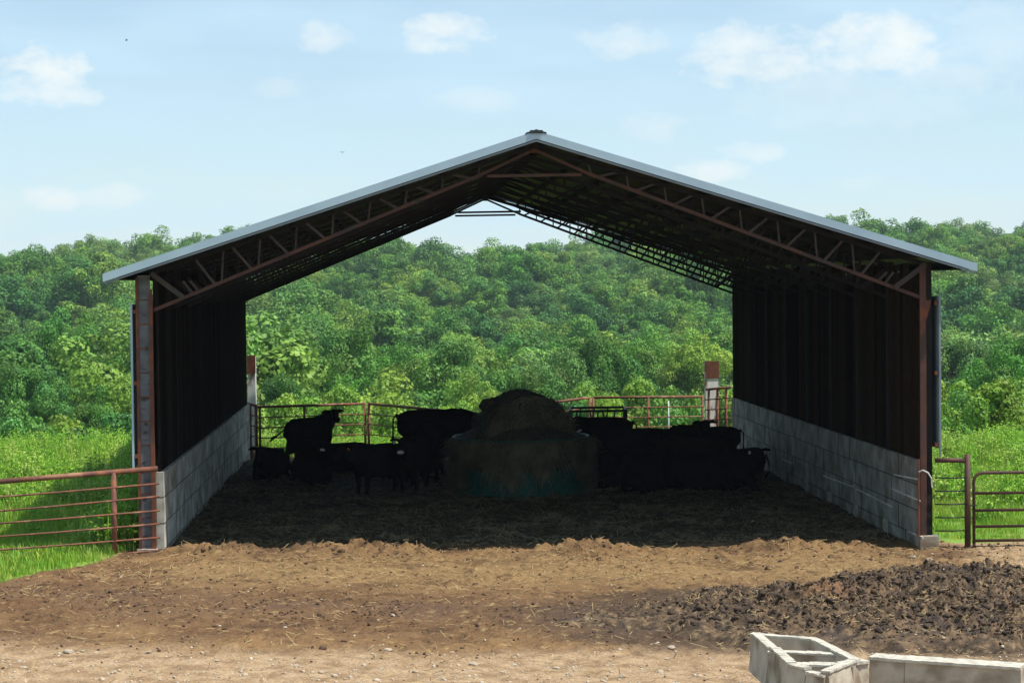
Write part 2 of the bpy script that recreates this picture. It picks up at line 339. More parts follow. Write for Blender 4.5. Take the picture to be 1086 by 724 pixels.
# roof frames
def truss(y, front):
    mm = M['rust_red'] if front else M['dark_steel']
    m = MB(); tc_ = MB()
    ya = y
    for s in (-1, 1):
        xw = XL-.16 if s < 0 else XR+.12; zt = lambda x: ztop(x)-.165
        tc_.beam((xw, ya, zt(xw)), (XA, ya, zt(XA)), .07, .06)
        zb0 = 3.78 if s < 0 else 3.84
        kx = XA+s*.85; kz = zt(kx)-.17
        m.beam((xw-s*.0, ya, zb0-.03), (kx, ya, kz), .055, .055)
        m.beam((kx, ya, kz), (XA, ya, zt(XA)-.05), .045, .045)
    if front or y > LEN-3: m.beam((XA-.75, ya, zt(XA-.85)-.19), (XA+.75, ya, zt(XA+.85)-.19), .06, .045)
    m.beam((XA, ya, zt(XA)-.1), (XA, ya, zt(XA)+.04), .09, .05)
    t = m.build('roof_truss', mm, shed); tc_.build('top_chord', M['purlin'], t)
    for s in (-1, 1):
        w = MB()
        xw = XL-.16 if s < 0 else XR+.12; zb0 = 3.75 if s < 0 else 3.81; kx = XA+s*.85
        zbot = lambda x: zb0+(x-xw)/(kx-xw)*(ztop(kx)-.335-zb0)
        L0 = abs(xw-kx); n = 9 if front else 13; step = L0/n
        for i in range(n):
            xb = xw-s*(step*(i+.75)); xt = xw-s*(step*(i+.22)); x2 = xw-s*(step*(i+.98))
            if i == 0:
                w.beam((xw-s*.02, ya-.05, ztop(xw)-.17), (xw-s*.52, ya-.05, zbot(xw-s*.52)), .07, .075)
                for e in (.62, .8): w.beam((xw-s*(step*e+.15), ya, ztop(xw)-.29), (xw-s*(step*e+.3), ya, zbot(xw-s*(step*e+.3))), .03, .035)
            else:
                w.beam((xt, ya, ztop(xt)-.18), (xb, ya, zbot(xb)), .035, .04)
                w.beam((x2, ya, ztop(x2)-.18), (xb+s*.02-s*.12, ya, zbot(xb-s*.1)), .028, .03)
        w.build('web', M['dark_steel'] if not front else M['grey_web'], t)
M['grey_web'] = mat('dull brown web steel', (.075, .055, .048), (.045, .035, .032), 4, .7)
frames_y = [.04]+[2.28*k for k in range(1, 8)]+[LEN-.05]
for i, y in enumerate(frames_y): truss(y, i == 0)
# posts
def gpost(side, y, front):
    if side < 0:
        z0 = gz(-6.25, y)-.1; f = MB(); f.box(-6.42, -6.10, y-.13, y+.15, z0-.25, .0+ .02)
        p = MB(); p.box(-6.365, -6.165, y-.035, y-.02, .02, ztop(-6.25)-.17)
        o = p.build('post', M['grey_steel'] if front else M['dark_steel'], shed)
        q = MB(); q.box(-6.39, -6.345, y-.06, y-.015, .02, 4.28); q.box(-6.185, -6.125, y-.075, y-.02, .02, 4.02); q.box(-6.36, -6.14, y+.0, y+.03, .02, 4.1)
        for zz in np.arange(.5, 4.1, .38): q.box(-6.346, -6.184, y-.045, y-.034, zz, zz+.018)
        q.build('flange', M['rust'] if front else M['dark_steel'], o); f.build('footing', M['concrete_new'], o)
    else:
        z0 = -.2; f = MB(); f.box(6.04, 6.34, y-.14, y+.16, z0-.25, z0+.22)
        p = MB(); p.box(6.07, 6.17, y-.05, y-.02, z0+.22, ztop(6.2)-.14)
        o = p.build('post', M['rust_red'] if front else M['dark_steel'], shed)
        MB().box(6.172, 6.27, y-.01, y+.06, z0+.22, ztop(6.25)-.14).build('web', M['purlin'], o)
        q = MB(); q.add([(6.068, y-.06, 3.80), (6.26, y-.06, 3.80), (6.068, y-.06, 3.1), (6.068, y-.035, 3.80), (6.26, y-.035, 3.80), (6.068, y-.035, 3.1)], [(0, 2, 1), (3, 4, 5), (0, 1, 4, 3), (1, 2, 5, 4), (2, 0, 3, 5)])
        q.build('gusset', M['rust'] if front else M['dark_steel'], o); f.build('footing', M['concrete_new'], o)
for i, y in enumerate(frames_y):
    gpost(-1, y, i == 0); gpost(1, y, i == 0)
# block walls (a real stepped face: courses set a little in and out)
rs = random.Random(3)
for side in (-1, 1):
    m = MB(); z0 = -.3 if side < 0 else -.45; top = 1.22
    crs = [(z0, .40), (.405, .81), (.815, top)] if side < 0 else [(z0, 0.0), (.005, .40), (.405, .81), (.815, top)]
    for ci, (za, zb) in enumerate(crs):
        y = .0+ (-.46 if ci % 2 else 0); 
        while y < LEN:
            a, b = max(y, .02), min(y+.92, LEN); y += .92
            if b-a < .05: continue
            j = rs.uniform(-.006, .009)
            if side < 0: m.box(XL-.12+j, XL+j, a+.003, b-.003, za, zb)
            else: m.box(XR+.0-j, XR+.12-j, a+.003, b-.003, za, zb)
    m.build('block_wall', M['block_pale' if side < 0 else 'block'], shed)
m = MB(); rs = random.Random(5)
for (u0, v0, u1, v1) in ((873, 504, 905, 516), (908, 518, 946, 537), (946, 518, 976, 531), (830, 487, 840, 491), (963, 563, 979, 570), (948, 503, 974, 508)):  # thin pale strips that paint slits of sunlight onto the right block wall
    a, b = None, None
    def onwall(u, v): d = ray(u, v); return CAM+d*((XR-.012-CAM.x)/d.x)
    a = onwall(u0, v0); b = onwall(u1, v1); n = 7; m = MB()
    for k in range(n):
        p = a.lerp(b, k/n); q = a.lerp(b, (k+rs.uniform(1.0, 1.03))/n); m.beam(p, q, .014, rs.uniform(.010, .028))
    m.build('light_slit', M['sun_slit'], shed)
# boards
rs = random.Random(11)
for side in (-1, 1):
    m = MB(); y = .1
    while y < LEN-.05:
        w = rs.uniform(.17, .24) if rs.random() < .8 else .3; g = .004 if rs.random() < .8 else rs.uniform(.012, .03)
        if side > 0 and y < 4 and rs.random() < .45: g = .026
        t = rs.uniform(.3, 1.5); red = rs.random() < .2
        m.cur = (.024*t*(1.3 if red else 1), .016*t, .009*t) if side > 0 else (.024*t, .019*t, .015*t)
        zb = 1.215; zt = rs.uniform(4.36, 4.44) if side < 0 or rs.random() < .7 else rs.uniform(4.1, 4.3)
        if side < 0: m.box(XL-.09, XL-.055, y, min(y+w, LEN), zb, zt)
        else: m.box(XR+.055, XR+.09, y, min(y+w, LEN), zb, zt)
        y += w+g
    m.build('board_wall', M['boards'], shed)
    g = MB(); g.cur = (.03, .022, .016)
    for zz in (1.5, 2.7, 3.75):
        if side < 0: g.box(XL-.175, XL-.093, .15, LEN-.1, zz, zz+.09)
        else: g.box(XR+.093, XR+.12, .15, LEN-.1, zz, zz+.09)
    g.build('girt', M['boards'], shed)
    # outer metal siding, corrugated, held off the posts
    x = -6.44 if side < 0 else 6.37; n = 160; yy = np.linspace(.0, LEN, n); V = []; 
    for i, yv in enumerate(yy): 
        dx = .012*(i % 2); zl = 1.30 if side < 0 else 1.42; V += [(x-dx*1, yv, zl), (x-dx, yv, 3.86), (x-dx-side*-.004, yv, zl), (x-dx-side*-.004, yv, 3.86)]
    fs = []
    for i in range(n-1):
        a = i*4; b = a+4; fs += [(a, a+1, b+1, b), (a+2, b+2, b+3, a+3), (a, b, b+2, a+2), (a+1, a+3, b+3, b+1)]
    fs += [(0, 2, 3, 1), ((n-1)*4, (n-1)*4+1, (n-1)*4+3, (n-1)*4+2)]
    s = MB().add(V, fs).build('siding_sheet', M['siding'], shed)
    k = MB()
    for zz in (1.45, 2.6, 3.72):
        if side < 0: k.box(-6.435, -6.385, -.03, LEN, zz, zz+.06)
        else: k.box(6.305, 6.355, -.03, LEN, zz, zz+.06)
    k.build('siding_rail', M['rust'], s)
# edge trim of siding at the front
MB().box(-6.475, -6.445, -.03, .0, 1.28, 3.9).build('corner_trim', M['trim'], shed)
MB().box(6.375, 6.405, -.03, .0, 1.28, 3.9).build('corner_trim', M['siding'], shed)
# angle on the end of right block wall, pale hose curling off the top
MB().box(XR-.035, XR+.0, -.02, .01, -.0, 1.25).build('edge_angle', M['rust'], shed)
pts = [(6.08, -.1, 1.02)]
pts = [(6.085, -.09, .05), (6.085, -.09, .9), (6.07, -.1, 1.12)][0:0]
pts = [(6.03, -.06, 1.05), (6.08, -.11, 1.08), (6.16, -.12, 1.04), (6.215, -.12, .95), (6.225, -.12, .8)]
tag(MB().tube(pts, .012, 8).build('hose', M['white_hose']), 'short white hose curling out from the end of the right block wall', 'hose')
# ---------------------------------------------------------------- fences and gates
def fence_panel(name, label, cat, A, B, tops, zrails, posts, rr=.016, rtop=.04, rpost=.032, postext=0., group=None, mats=('pipe_rust', 'pipe_rust'), foot=True):
    """A, B ends (x,y); zrails thin rail heights; posts = fractions along with post radius"""
    root = empty(name, (A[0], A[1], 0)); tag(root, label, cat, group)
    ang = math.atan2(B[1]-A[1], B[0]-A[0]); root.rotation_euler.z = ang; Ln = math.hypot(B[0]-A[0], B[1]-A[1])
    MB().tube([(0, 0, tops[0]), (Ln, 0, tops[1])], rtop, 10).build('top_rail', M[mats[0]], root, True)
    for za, zb in zrails: MB().tube([(-.02, -.03, za), (Ln*.5, -.03, (za+zb)/2-.008), (Ln+.02, -.03, zb)], rr, 8).build('rail', M[mats[1]], root, True)
    for t in posts:
        x = A[0]+(B[0]-A[0])*t; y = A[1]+(B[1]-A[1])*t; z = gzb(x, y)-.15; zt = tops[0]+(tops[1]-tops[0])*t+postext
        MB().tube([(Ln*t, 0, z), (Ln*t, 0, zt)], rpost, 10).build('post', M[mats[0]], root, True)
    return root
# left of the shed
pL = atY(143, 497, -.12); p0 = atY(0, 510, -.75); k = (pL.z-p0.z)
pA = p0+(p0-pL)*.35
def at2(v0, v1): 
    a = atY(0, v0, -.75); b = atY(167, v1, -.12); sl = (a.z-b.z)/(b.x-a.x); return (a.z+sl*(a.x-pA.x), b.z)
rails = [at2(526, 512.5), at2(541, 526), at2(554, 541), at2(568, 555), at2(582, 569.5), at2(598, 583)]
fr = fence_panel('pipe_fence', 'rusty pipe and rod fence left of the shed in front of tall grass', 'fence', (pA.x, pA.y), (atY(167, 500, -.12).x, -.12), (pA.z, pL.z), rails, [(atY(122, 550, -.22).x-pA.x)/(atY(167, 500, -.12).x-pA.x), .04], rpost=.045, rtop=.042, rr=.015)
# right: short panel, then gate
a = atY(985, 488, -.02); b = atY(1026, 488, -.02)
zr = [(atY(1005, v, -.02).z,)*2 for v in (506, 520, 534, 548, 562)]
fence_panel('pipe_fence', 'short rusty fence panel between the right shed post and the gate', 'fence', (6.31, -.02), (b.x, -.02), (a.z, b.z), zr, [1.0], rpost=.05, rtop=.04, rr=.011, postext=.1, mats=('rust_red', 'black_steel'))
g = empty('farm_gate', (b.x+.1, -.03, 0)); tag(g, 'brown tube gate with rounded top corner closing the gap right of the shed', 'gate')
zt = atY(1040, 501, 0).z; zb = atY(1040, 588, 0).z; GL = 3.6; rc = .14
out = [(0, 0, zb)]+[(rc-rc*math.cos(t), 0, zt-rc+rc*math.sin(t)) for t in np.linspace(0, math.pi/2, 6)]+[(GL-rc+rc*math.sin(t), 0, zt-rc+rc*math.cos(t)) for t in np.linspace(0, math.pi/2, 6)]+[(GL, 0, zb)]
MB().tube(out, .026, 10, upv=(0, 1, 0)).build('gate_frame', M['rust_red'], g, True)
for v in (522.5, 540.6, 557.7, 572.7, 587):
    z = atY(1040, v, 0).z; MB().tube([(0, 0, z), (GL, 0, z)], .024, 10).build('rail', M['rust_red'], g, True)
MB().beam((1.8, 0, zb), (1.8, 0, zt), .03, .05, (1, 0, 0)).build('brace', M['rust_red'], g)
m = MB()
for i in range(7): 
    z = atY(1030, 535, 0).z-.02*i; m.tube([(-.02+.02*(i % 2), -.045, z), (.0+.012*(i % 2), -.05, z-.028)], .007, 6)
m.tube([(-.1, -.055, z+.12), (.03, -.06, z+.12)], .012, 6); m.build('latch_chain', M['dark_steel'], g)
MB().tube([(0.0, 0, zb-.1), (0, 0, zb)], .018, 8).build('hinge', M['dark_steel'], g)
g.rotation_euler.z = R(-1.5)
# behind the shed
def back_panel(u0, v0, Ya, u1, v1, Yb, label, posts, nr=5, name='fence_panel', hgt=1.2, rp=.034):
    A = atY(u0, v0, Ya); B = atY(u1, v1, Yb); rl = [(A.z-.26*(i+1)*hgt/1.2, B.z-.26*(i+1)*hgt/1.2) for i in range(nr)]
    return fence_panel(name, label, 'fence', (A.x, A.y), (B.x, B.y), (A.z, B.z), rl, posts, rpost=rp, rtop=.034, rr=.016, group='pipe panels closing the yard behind the shed')
back_panel(273, 431.5, 18.9, 387, 428, 19.9, 'rusty pipe panel behind the standing cow with swinging tail', [.02, .43, 1.0])
back_panel(391, 428, 19.9, 512, 439, 17.6, 'rusty pipe panel sloping down to the hay bale from behind the cow pair', [0, .6, .98])
back_panel(560, 430, 19.4, 625, 421.5, 20.6, 'rusty pipe panel rising away from the round hay bale', [0.1, 1])
back_panel(629, 421.5, 20.6, 745, 420.5, 21.2, 'long rusty pipe panel behind the black feeder frame', [0, .5, 1.0], rp=.036)
back_panel(749, 413, 19.4, 775, 410.5, 18.9, 'short tall rusty panel meeting the right wall corner', [0.1, .45, .8], nr=5)
back_panel(262, 428, 18.6, 272, 430, 18.8, 'narrow rusty panel end at the left wall corner', [0.3, .95], nr=5, rp=.04)
# old posts with white paint
def channel_post(u, vtop, Y, w, label, rz):
    P = atY(u, vtop, Y); z0 = gzb(P.x, Y)-.2; r = empty('steel_post', (P.x, Y, 0), rz); tag(r, label, 'post', 'white and rust channel posts behind the shed')
    m = MB(); h = P.z; m.box(-w/2, w/2, -.012, .012, z0, h); m.box(-w/2, -w/2+.02, .013, .12, z0, h+.04); m.box(w/2-.02, w/2, .013, .12, z0, h); m.build('channel', M['white_rust'], r)
    MB().box(-w/2-.01, w/2+.01, -.03, -.014, h-.42, h+.03).build('cap_plate', M['rust'], r)
channel_post(755, 384, 20.3, .34, 'wide rusty post with peeling white paint near the right wall', .12)
channel_post(266.5, 378, 19.3, .20, 'narrow rusty post with white paint beside the left wall', -.1)
# white marker stake in the meadow
P = atY(709, 425, 25); r = MB().tube([(0, 0, gzb(P.x, 25)-P.z-.1), (0, 0, 0)], .018, 8).build('marker_stake', M['white_hose'], None, True, at=P); tag(r, 'thin white stake standing in the meadow beyond the back fence', 'stake')
# black feeder frame behind the cows
fx0 = atY(605, 436, 15.2); fx1 = atY(664, 436, 15.2); fe = empty('hay_rack', (fx0.x, 15.2, 0)); tag(fe, 'black slant bar hay rack seen behind the cows right of the bale', 'hay rack')
Wd = fx1.x-fx0.x; H = fx0.z; z0 = gzb(fx0.x, 15.2)
bx_ = [(0, 0), (Wd, 0), (Wd+.1, 1.3), (.1, 1.3)]
m = MB()
for i in range(4): m.tube([(*bx_[i], H), (*bx_[(i+1) % 4], H)], .028, 8)
m.build('top_frame', M['black_steel'], fe)
m = MB()
for i in range(4): m.tube([(*bx_[i], z0+.35), (*bx_[(i+1) % 4], z0+.35)], .028, 8)
m.build('lower_frame', M['black_steel'], fe)
for i in range(4): MB().tube([(*bx_[i], z0-.05), (*bx_[i], H)], .03, 8).build('leg', M['black_steel'], fe)
for i, t in enumerate((.12, .35, .5, .58, .8)): MB().tube([(Wd*t, 0, H), (Wd*t+(.16 if i % 2 else -.12), 0, z0+.35)], .018, 6).build('slant_bar', M['black_steel'], fe)
for i, t in enumerate((.2, .45, .7)): MB().tube([(Wd*t+.1, 1.3, H), (Wd*t-.03, 1.3, z0+.35)], .018, 6).build('slant_bar', M['black_steel'], fe)

# ---------------------------------------------------------------- hay feeder and bales
fc = atZ(557, 524, -.1); FX, FY = fc.x, fc.y+1.3; fz = gzb(FX, FY)
fd = empty('ring_feeder', (FX, FY, fz)); tag(fd, 'green ring feeder almost buried under spilling hay', 'hay feeder')
RR = 1.40
def ring(z, r, t): return MB().tube([(r*math.cos(a), r*math.sin(a), z) for a in np.linspace(0, 2*math.pi, 49)], t, 8, False)
H0 = atY(557, 468, FY-1.35).z-fz
ring(H0, RR, .024).build('top_ring', M['green_paint'], fd, True); ring(.5, RR, .022).build('middle_ring', M['green_paint'], fd, True); ring(.03, RR, .022).build('base_ring', M['green_paint'], fd, True)
m = MB(); n = 64
vs = []; fs = []
for r_ in (RR-.012, RR-.016):
    for z in (.03, .5): vs += [(r_*math.cos(2*math.pi*k/n), r_*math.sin(2*math.pi*k/n), z) for k in range(n)]
for k in range(n):
    k2 = (k+1) % n; fs += [(k, k2, n+k2, n+k), (2*n+k2, 2*n+k, 3*n+k, 3*n+k2)]
MB().add(vs, fs).build('skirt', M['green_paint'], fd, True)
for k in range(12):
    a = 2*math.pi*(k+.4)/12; MB().tube([(RR*math.cos(a), RR*math.sin(a), .03), (RR*math.cos(a), RR*math.sin(a), H0)], .018, 8).build('upright', M['green_paint'], fd, True)
def lumpy(name, rings, amp, fr, m, parent=None, at=None, n=96, axis='z', seed=0, flat=None):
    """closed lathe with noise; rings = [(axial, radius)]"""
    rs_ = []
    for (a, ra), (b, rb) in zip(rings[:-1], rings[1:]):
        k = max(1, int(max(abs(b-a), abs(rb-ra))/.045)); rs_ += [(a+(b-a)*i/k, ra+(rb-ra)*i/k) for i in range(k)]
    rs_.append(rings[-1]); V = []
    for (a, r_) in rs_:
        for k in range(n):
            t = 2*math.pi*k/n; p = Vector((r_*math.cos(t), r_*math.sin(t), a))
            q = p*fr+Vector((seed, seed*2, 0)); d = mnoise.noise(q)*.6+mnoise.noise(q*2.3)*.35+mnoise.noise(q*5.5)*.2
            nrm = Vector((math.cos(t), math.sin(t), 0)) if r_ > .3 else Vector((0, 0, 1))
            p = p+nrm*d*amp
            if axis == 'y': p = Vector((p.x, p.z, p.y))
            V.append(p)
    fs = [(i*n+k, i*n+(k+1) % n, (i+1)*n+(k+1) % n, (i+1)*n+k) for i in range(len(rs_)-1) for k in range(n)]
    fs += [tuple(range(n-1, -1, -1)), tuple((len(rs_)-1)*n+k for k in range(n))]
    return MB().add(V, fs).build(name, m, parent, True, at)
def strands(name, fn, cnt, ln, wd, m, parent=None, seed=1, at=None):
    r_ = random.Random(seed); vs = []; fs = []
    for i in range(cnt):
        p, nrm, dn = fn(r_); p = Vector(p); d = (Vector(dn)+Vector((r_.gauss(0, .45), r_.gauss(0, .45), r_.gauss(0, .45)))).normalized()
        L_ = ln*r_.uniform(.4, 1.3); sd = d.cross(Vector(nrm)+Vector((.01, .02, .03))).normalized()*wd/2
        bend = Vector(nrm)*L_*r_.uniform(-.05, .25); q = p+d*L_*.5+bend; e = p+d*L_+bend*.4+Vector((0, 0, -L_*.1))
        o = len(vs); vs += [p-sd, p+sd, q-sd, q+sd, e-sd*.5, e+sd*.5]; fs += [(o, o+1, o+3, o+2), (o+2, o+3, o+5, o+4)]
    return MB().add(vs, fs).build(name, m, parent, False, at)
pile = empty('hay_pile', (FX, FY, fz)); tag(pile, 'loose hay pile spilling over the sides of the green feeder', 'hay')
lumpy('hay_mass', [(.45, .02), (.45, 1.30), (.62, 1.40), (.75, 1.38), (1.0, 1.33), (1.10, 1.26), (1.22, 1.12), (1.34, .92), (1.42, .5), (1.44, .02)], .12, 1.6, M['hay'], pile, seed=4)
# hanging tongues over the skirt
def tong(r_):
    while True:
        a = r_.uniform(0, 2*math.pi)
        g = mnoise.noise(Vector((math.cos(a)*3.1, math.sin(a)*3.1, 2.)))+mnoise.noise(Vector((math.cos(a)*8, math.sin(a)*8, 5.)))*.5
        z = r_.uniform(.02, 1.15)
        if z > .60-g*1.1 or r_.random() < .05: break
    rr = RR+.03+.14*max(0, g+.2)*(1-z*.4)+.05*(1.1-z); n_ = (math.cos(a), math.sin(a), .1)
    return (rr*math.cos(a), rr*math.sin(a), z), n_, (n_[0]*.25, n_[1]*.25, -1)
tag(strands('loose_strands', tong, 9000, .26, .010, M['straw'], pile, 5), kind='stuff')
bale = empty('round_bale', (FX-.02, FY-.1, fz+1.15)); tag(bale, 'dark round hay bale on top of the heaped feeder', 'hay bale'); bale.rotation_euler = (0, 0, R(14))
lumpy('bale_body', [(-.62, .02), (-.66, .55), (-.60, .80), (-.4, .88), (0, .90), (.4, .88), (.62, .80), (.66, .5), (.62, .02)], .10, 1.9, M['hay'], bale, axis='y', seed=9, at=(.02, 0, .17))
for c in bale.children: c.scale = (1.03, 1, .90); c.location = (.05, 0, .12)
def balef(r_):
    a = r_.uniform(-.3, math.pi+.3); y = r_.uniform(-.66, .6); e = r_.random() < .45
    if e: q = .86*math.sqrt(r_.random()); return (q*math.cos(a)*1.06+.05, -.66, q*math.sin(a)*.86+.12), (0, -1, 0), (math.cos(a+1.5), -.1, math.sin(a+1.5)-.3)
    return (.93*math.cos(a)+.05, y, .78*math.sin(a)+.12), (math.cos(a), 0, math.sin(a)), (math.cos(a+1.5), .1, math.sin(a+1.5)-.3)
tag(strands('loose_strands', balef, 3500, .16, .009, M['straw'], bale, 6), kind='stuff')
clump = lumpy('hay_clump', [(-.18, .02), (-.16, .2), (0, .34), (.14, .25), (.2, .02)], .09, 4, M['hay'], None, at=(FX-.55, FY-.15, fz+1.15+.62), n=48, seed=21)
tag(clump, 'loose dark tuft of hay hanging on the left shoulder of the bale', 'hay clump')
clump2 = lumpy('hay_clump', [(-.15, .02), (-.14, .2), (0, .36), (.1, .3), (.16, .02)], .08, 4, M['hay'], None, at=(FX-.08, FY-.2, fz+1.15+.78), n=48, seed=31)
tag(clump2, 'loose dark tuft of hay on the very top of the bale', 'hay clump')

# ---------------------------------------------------------------- cattle
def ball(m, c, r, n=10):
    rx, ry, rz = r if hasattr(r, '__len__') else (r, r, r); vs = []; fs = []; K = 7
    for i in range(1, K):
        ph = math.pi*i/K
        for k in range(n): t = 2*math.pi*k/n; vs.append((c[0]+rx*math.sin(ph)*math.cos(t), c[1]+ry*math.sin(ph)*math.sin(t), c[2]+rz*math.cos(ph)))
    for i in range(K-2):
        for k in range(n): fs.append((i*n+k, (i+1)*n+k, (i+1)*n+(k+1) % n, i*n+(k+1) % n))
    fs.append(tuple(range(n))); fs.append(tuple((K-2)*n+k for k in range(n-1, -1, -1))); return m.add(vs, fs)
cow_mesh = {}
def cow_parts(pose):
    """mesh of one continuous body in a pose; +x is forward"""
    m = MB(); lie = pose.startswith('lie'); dz = -.50 if lie else 0
    V = lambda *a: Vector(a)
    tr = [(-.82, .98, .10, .15), (-.76, .98, .18, .24), (-.62, .98, .28, .32), (-.40, .94, .34, .38), (-.1, .89, .38, .43), (.2, .88, .37, .43), (.42, .91, .34, .42), (.58, .95, .30, .38), (.72, .98, .22, .30)]
    if lie: tr = [(x, z, w*1.12, h*.95) for x, z, w, h in tr]
    m.tube([V(x, 0, z+dz) for x, z, w, h in tr], [(w, h) for x, z, w, h in tr], 16)
    for s in (-1, 1): ball(m, (-.44, s*.20, 1.225+dz*1.0), (.10, .07, .07)); ball(m, (.44, s*.07, 1.27+dz), (.16, .06, .07))
    if pose in ('graze', 'lie_flat'):
        nk = [V(.55, 0, 1.02+dz), V(.85, 0, .98+dz), V(1.12, 0, .80+dz), V(1.28, 0, .66+dz)]; hd = V(.42, 0, -.9)
        if lie: nk = [V(.55, 0, .52), V(.82, .05, .52), V(1.0, .15, .42), V(1.1, .22, .36)]; hd = V(.6, .3, -.75)
    elif pose == 'turn':   # head up and turned to its own right (towards -y)
        nk = [V(.52, 0, 1.02), V(.74, -.02, 1.18), V(.86, -.03, 1.30), V(.90, -.07, 1.39)]; hd = V(-.45, -.85, -.40)
    elif pose == 'lie_turn':
        nk = [V(.52, 0, .56), V(.78, -.03, .66), V(.93, -.10, .76), V(.98, -.16, .83)]; hd = V(.3, -.85, -.42)
    elif lie:
        nk = [V(.52, 0, .56), V(.8, 0, .66), V(1.0, 0, .77), V(1.06, 0, .84)]; hd = V(.88, 0, -.45)
    else:
        nk = [V(.55, 0, 1.04), V(.85, 0, 1.12), V(1.06, 0, 1.2), V(1.16, 0, 1.27)]; hd = V(.85, 0, -.5)
    m.tube(nk, [(.24, .34), (.19, .28), (.155, .21), (.13, .16)], 14)
    hd.normalize(); side = hd.cross(V(0, 0, 1))
    side = side.normalized() if side.length > .1 else V(0, 1, 0); top = side.cross(hd).normalized(); h0 = nk[-1]
    m.tube([h0-hd*.07+top*.02, h0+hd*.04, h0+hd*.17-top*.01, h0+hd*.30-top*.03, h0+hd*.41-top*.04, h0+hd*.47-top*.05], [(.08, .08), (.13, .13), (.12, .125), (.09, .10), (.088, .085), (.06, .055)], 14)
    for s in (-1, 1):
        e = h0+side*s*.10+top*.05-hd*.01; m.tube([e, e+side*s*.11+top*.01, e+side*s*.19-top*.01, e+side*s*.245-top*.02], [(.04, .035), (.06, .045), (.05, .036), (.016, .014)], 8)
        ball(m, h0+side*s*.105+hd*.12+top*.04, .026, 8)
    hooves = []
    if not lie:
        for s in (-1, 1):
            st = .05 if pose in ('graze',) else 0.
            m.tube([V(.55, s*.16, .92), V(.56, s*.19, .70), V(.54+st*s, s*.18, .50), V(.55+st*s, s*.17, .40), V(.55+st*s, s*.165, .17), V(.57+st*s, s*.165, .09), V(.59+st*s, s*.165, .0)], [(.11, .18), (.115, .14), (.08, .09), (.066, .07), (.048, .05), (.05, .05), (.06, .07)], 10)
            m.tube([V(-.58, s*.14, .98), V(-.58, s*.20, .80), V(-.52, s*.20, .64), V(-.66, s*.18, .48), V(-.70, s*.17, .42), V(-.66+st*s, s*.165, .17), V(-.64+st*s, s*.165, .09), V(-.61+st*s, s*.165, 0)], [(.13, .24), (.14, .22), (.11, .15), (.066, .08), (.062, .075), (.05, .054), (.05, .05), (.06, .07)], 10)
            hooves += [(.60+st*s, s*.165), (-.60+st*s, s*.165)]
        if pose == 'graze': ball(m, (-.38, 0, .62), (.16, .13, .10))
    else:
        for s in (-1, 1):
            m.tube([V(.52, s*.2, .42), V(.72, s*.24, .22), V(.92, s*.22, .12), V(.80, s*.17, .06), V(.60, s*.14, .05)], [(.11, .14), (.08, .09), (.065, .065), (.05, .05), (.045, .045)], 10)
            m.tube([V(-.6, s*.18, .42), V(-.35, s*.34, .32), V(-.10, s*.38, .14), V(-.35, s*.40, .07), V(-.52, s*.42, .05)], [(.17, .24), (.14, .17), (.075, .085), (.05, .05), (.045, .045)], 10)
    if pose == 'turn':
        tp = [V(-.82, 0, 1.22), V(-.90, .0, 1.12), V(-1.02, .02, .98), V(-1.2, .03, .88), V(-1.36, .04, .82), V(-1.50, .04, .72)]; tw = [.035, .03, .024, .03, .05, .02]
    elif lie: tp = [V(-.84, 0, .72), V(-.93, .02, .5), V(-.95, .08, .25), V(-.85, .2, .08)]; tw = [.035, .028, .022, .03]
    else: tp = [V(-.82, 0, 1.22), V(-.91, .0, 1.1), V(-.92, .01, .8), V(-.91, .02, .55), V(-.9, .02, .36)]; tw = [.035, .028, .024, .045, .015]
    m.tube(tp, tw, 8)
    me = bpy.data.meshes.new('body'); me.from_pydata(m.v, [], m.f); o = bpy.data.objects.new('tmp', me); COL.objects.link(o)
    rm = o.modifiers.new('r', 'REMESH'); rm.mode = 'VOXEL'; rm.voxel_size = .022; rm.use_smooth_shade = True
    sm = o.modifiers.new('s', 'SMOOTH'); sm.factor = .5; sm.iterations = 3
    dg = bpy.context.evaluated_depsgraph_get(); out = bpy.data.meshes.new_from_object(o.evaluated_get(dg)); out.name = 'body'
    bpy.data.objects.remove(o); out.polygons.foreach_set('use_smooth', [True]*len(out.polygons))
    return out, h0.copy(), hd.copy(), side.copy(), top.copy(), hooves
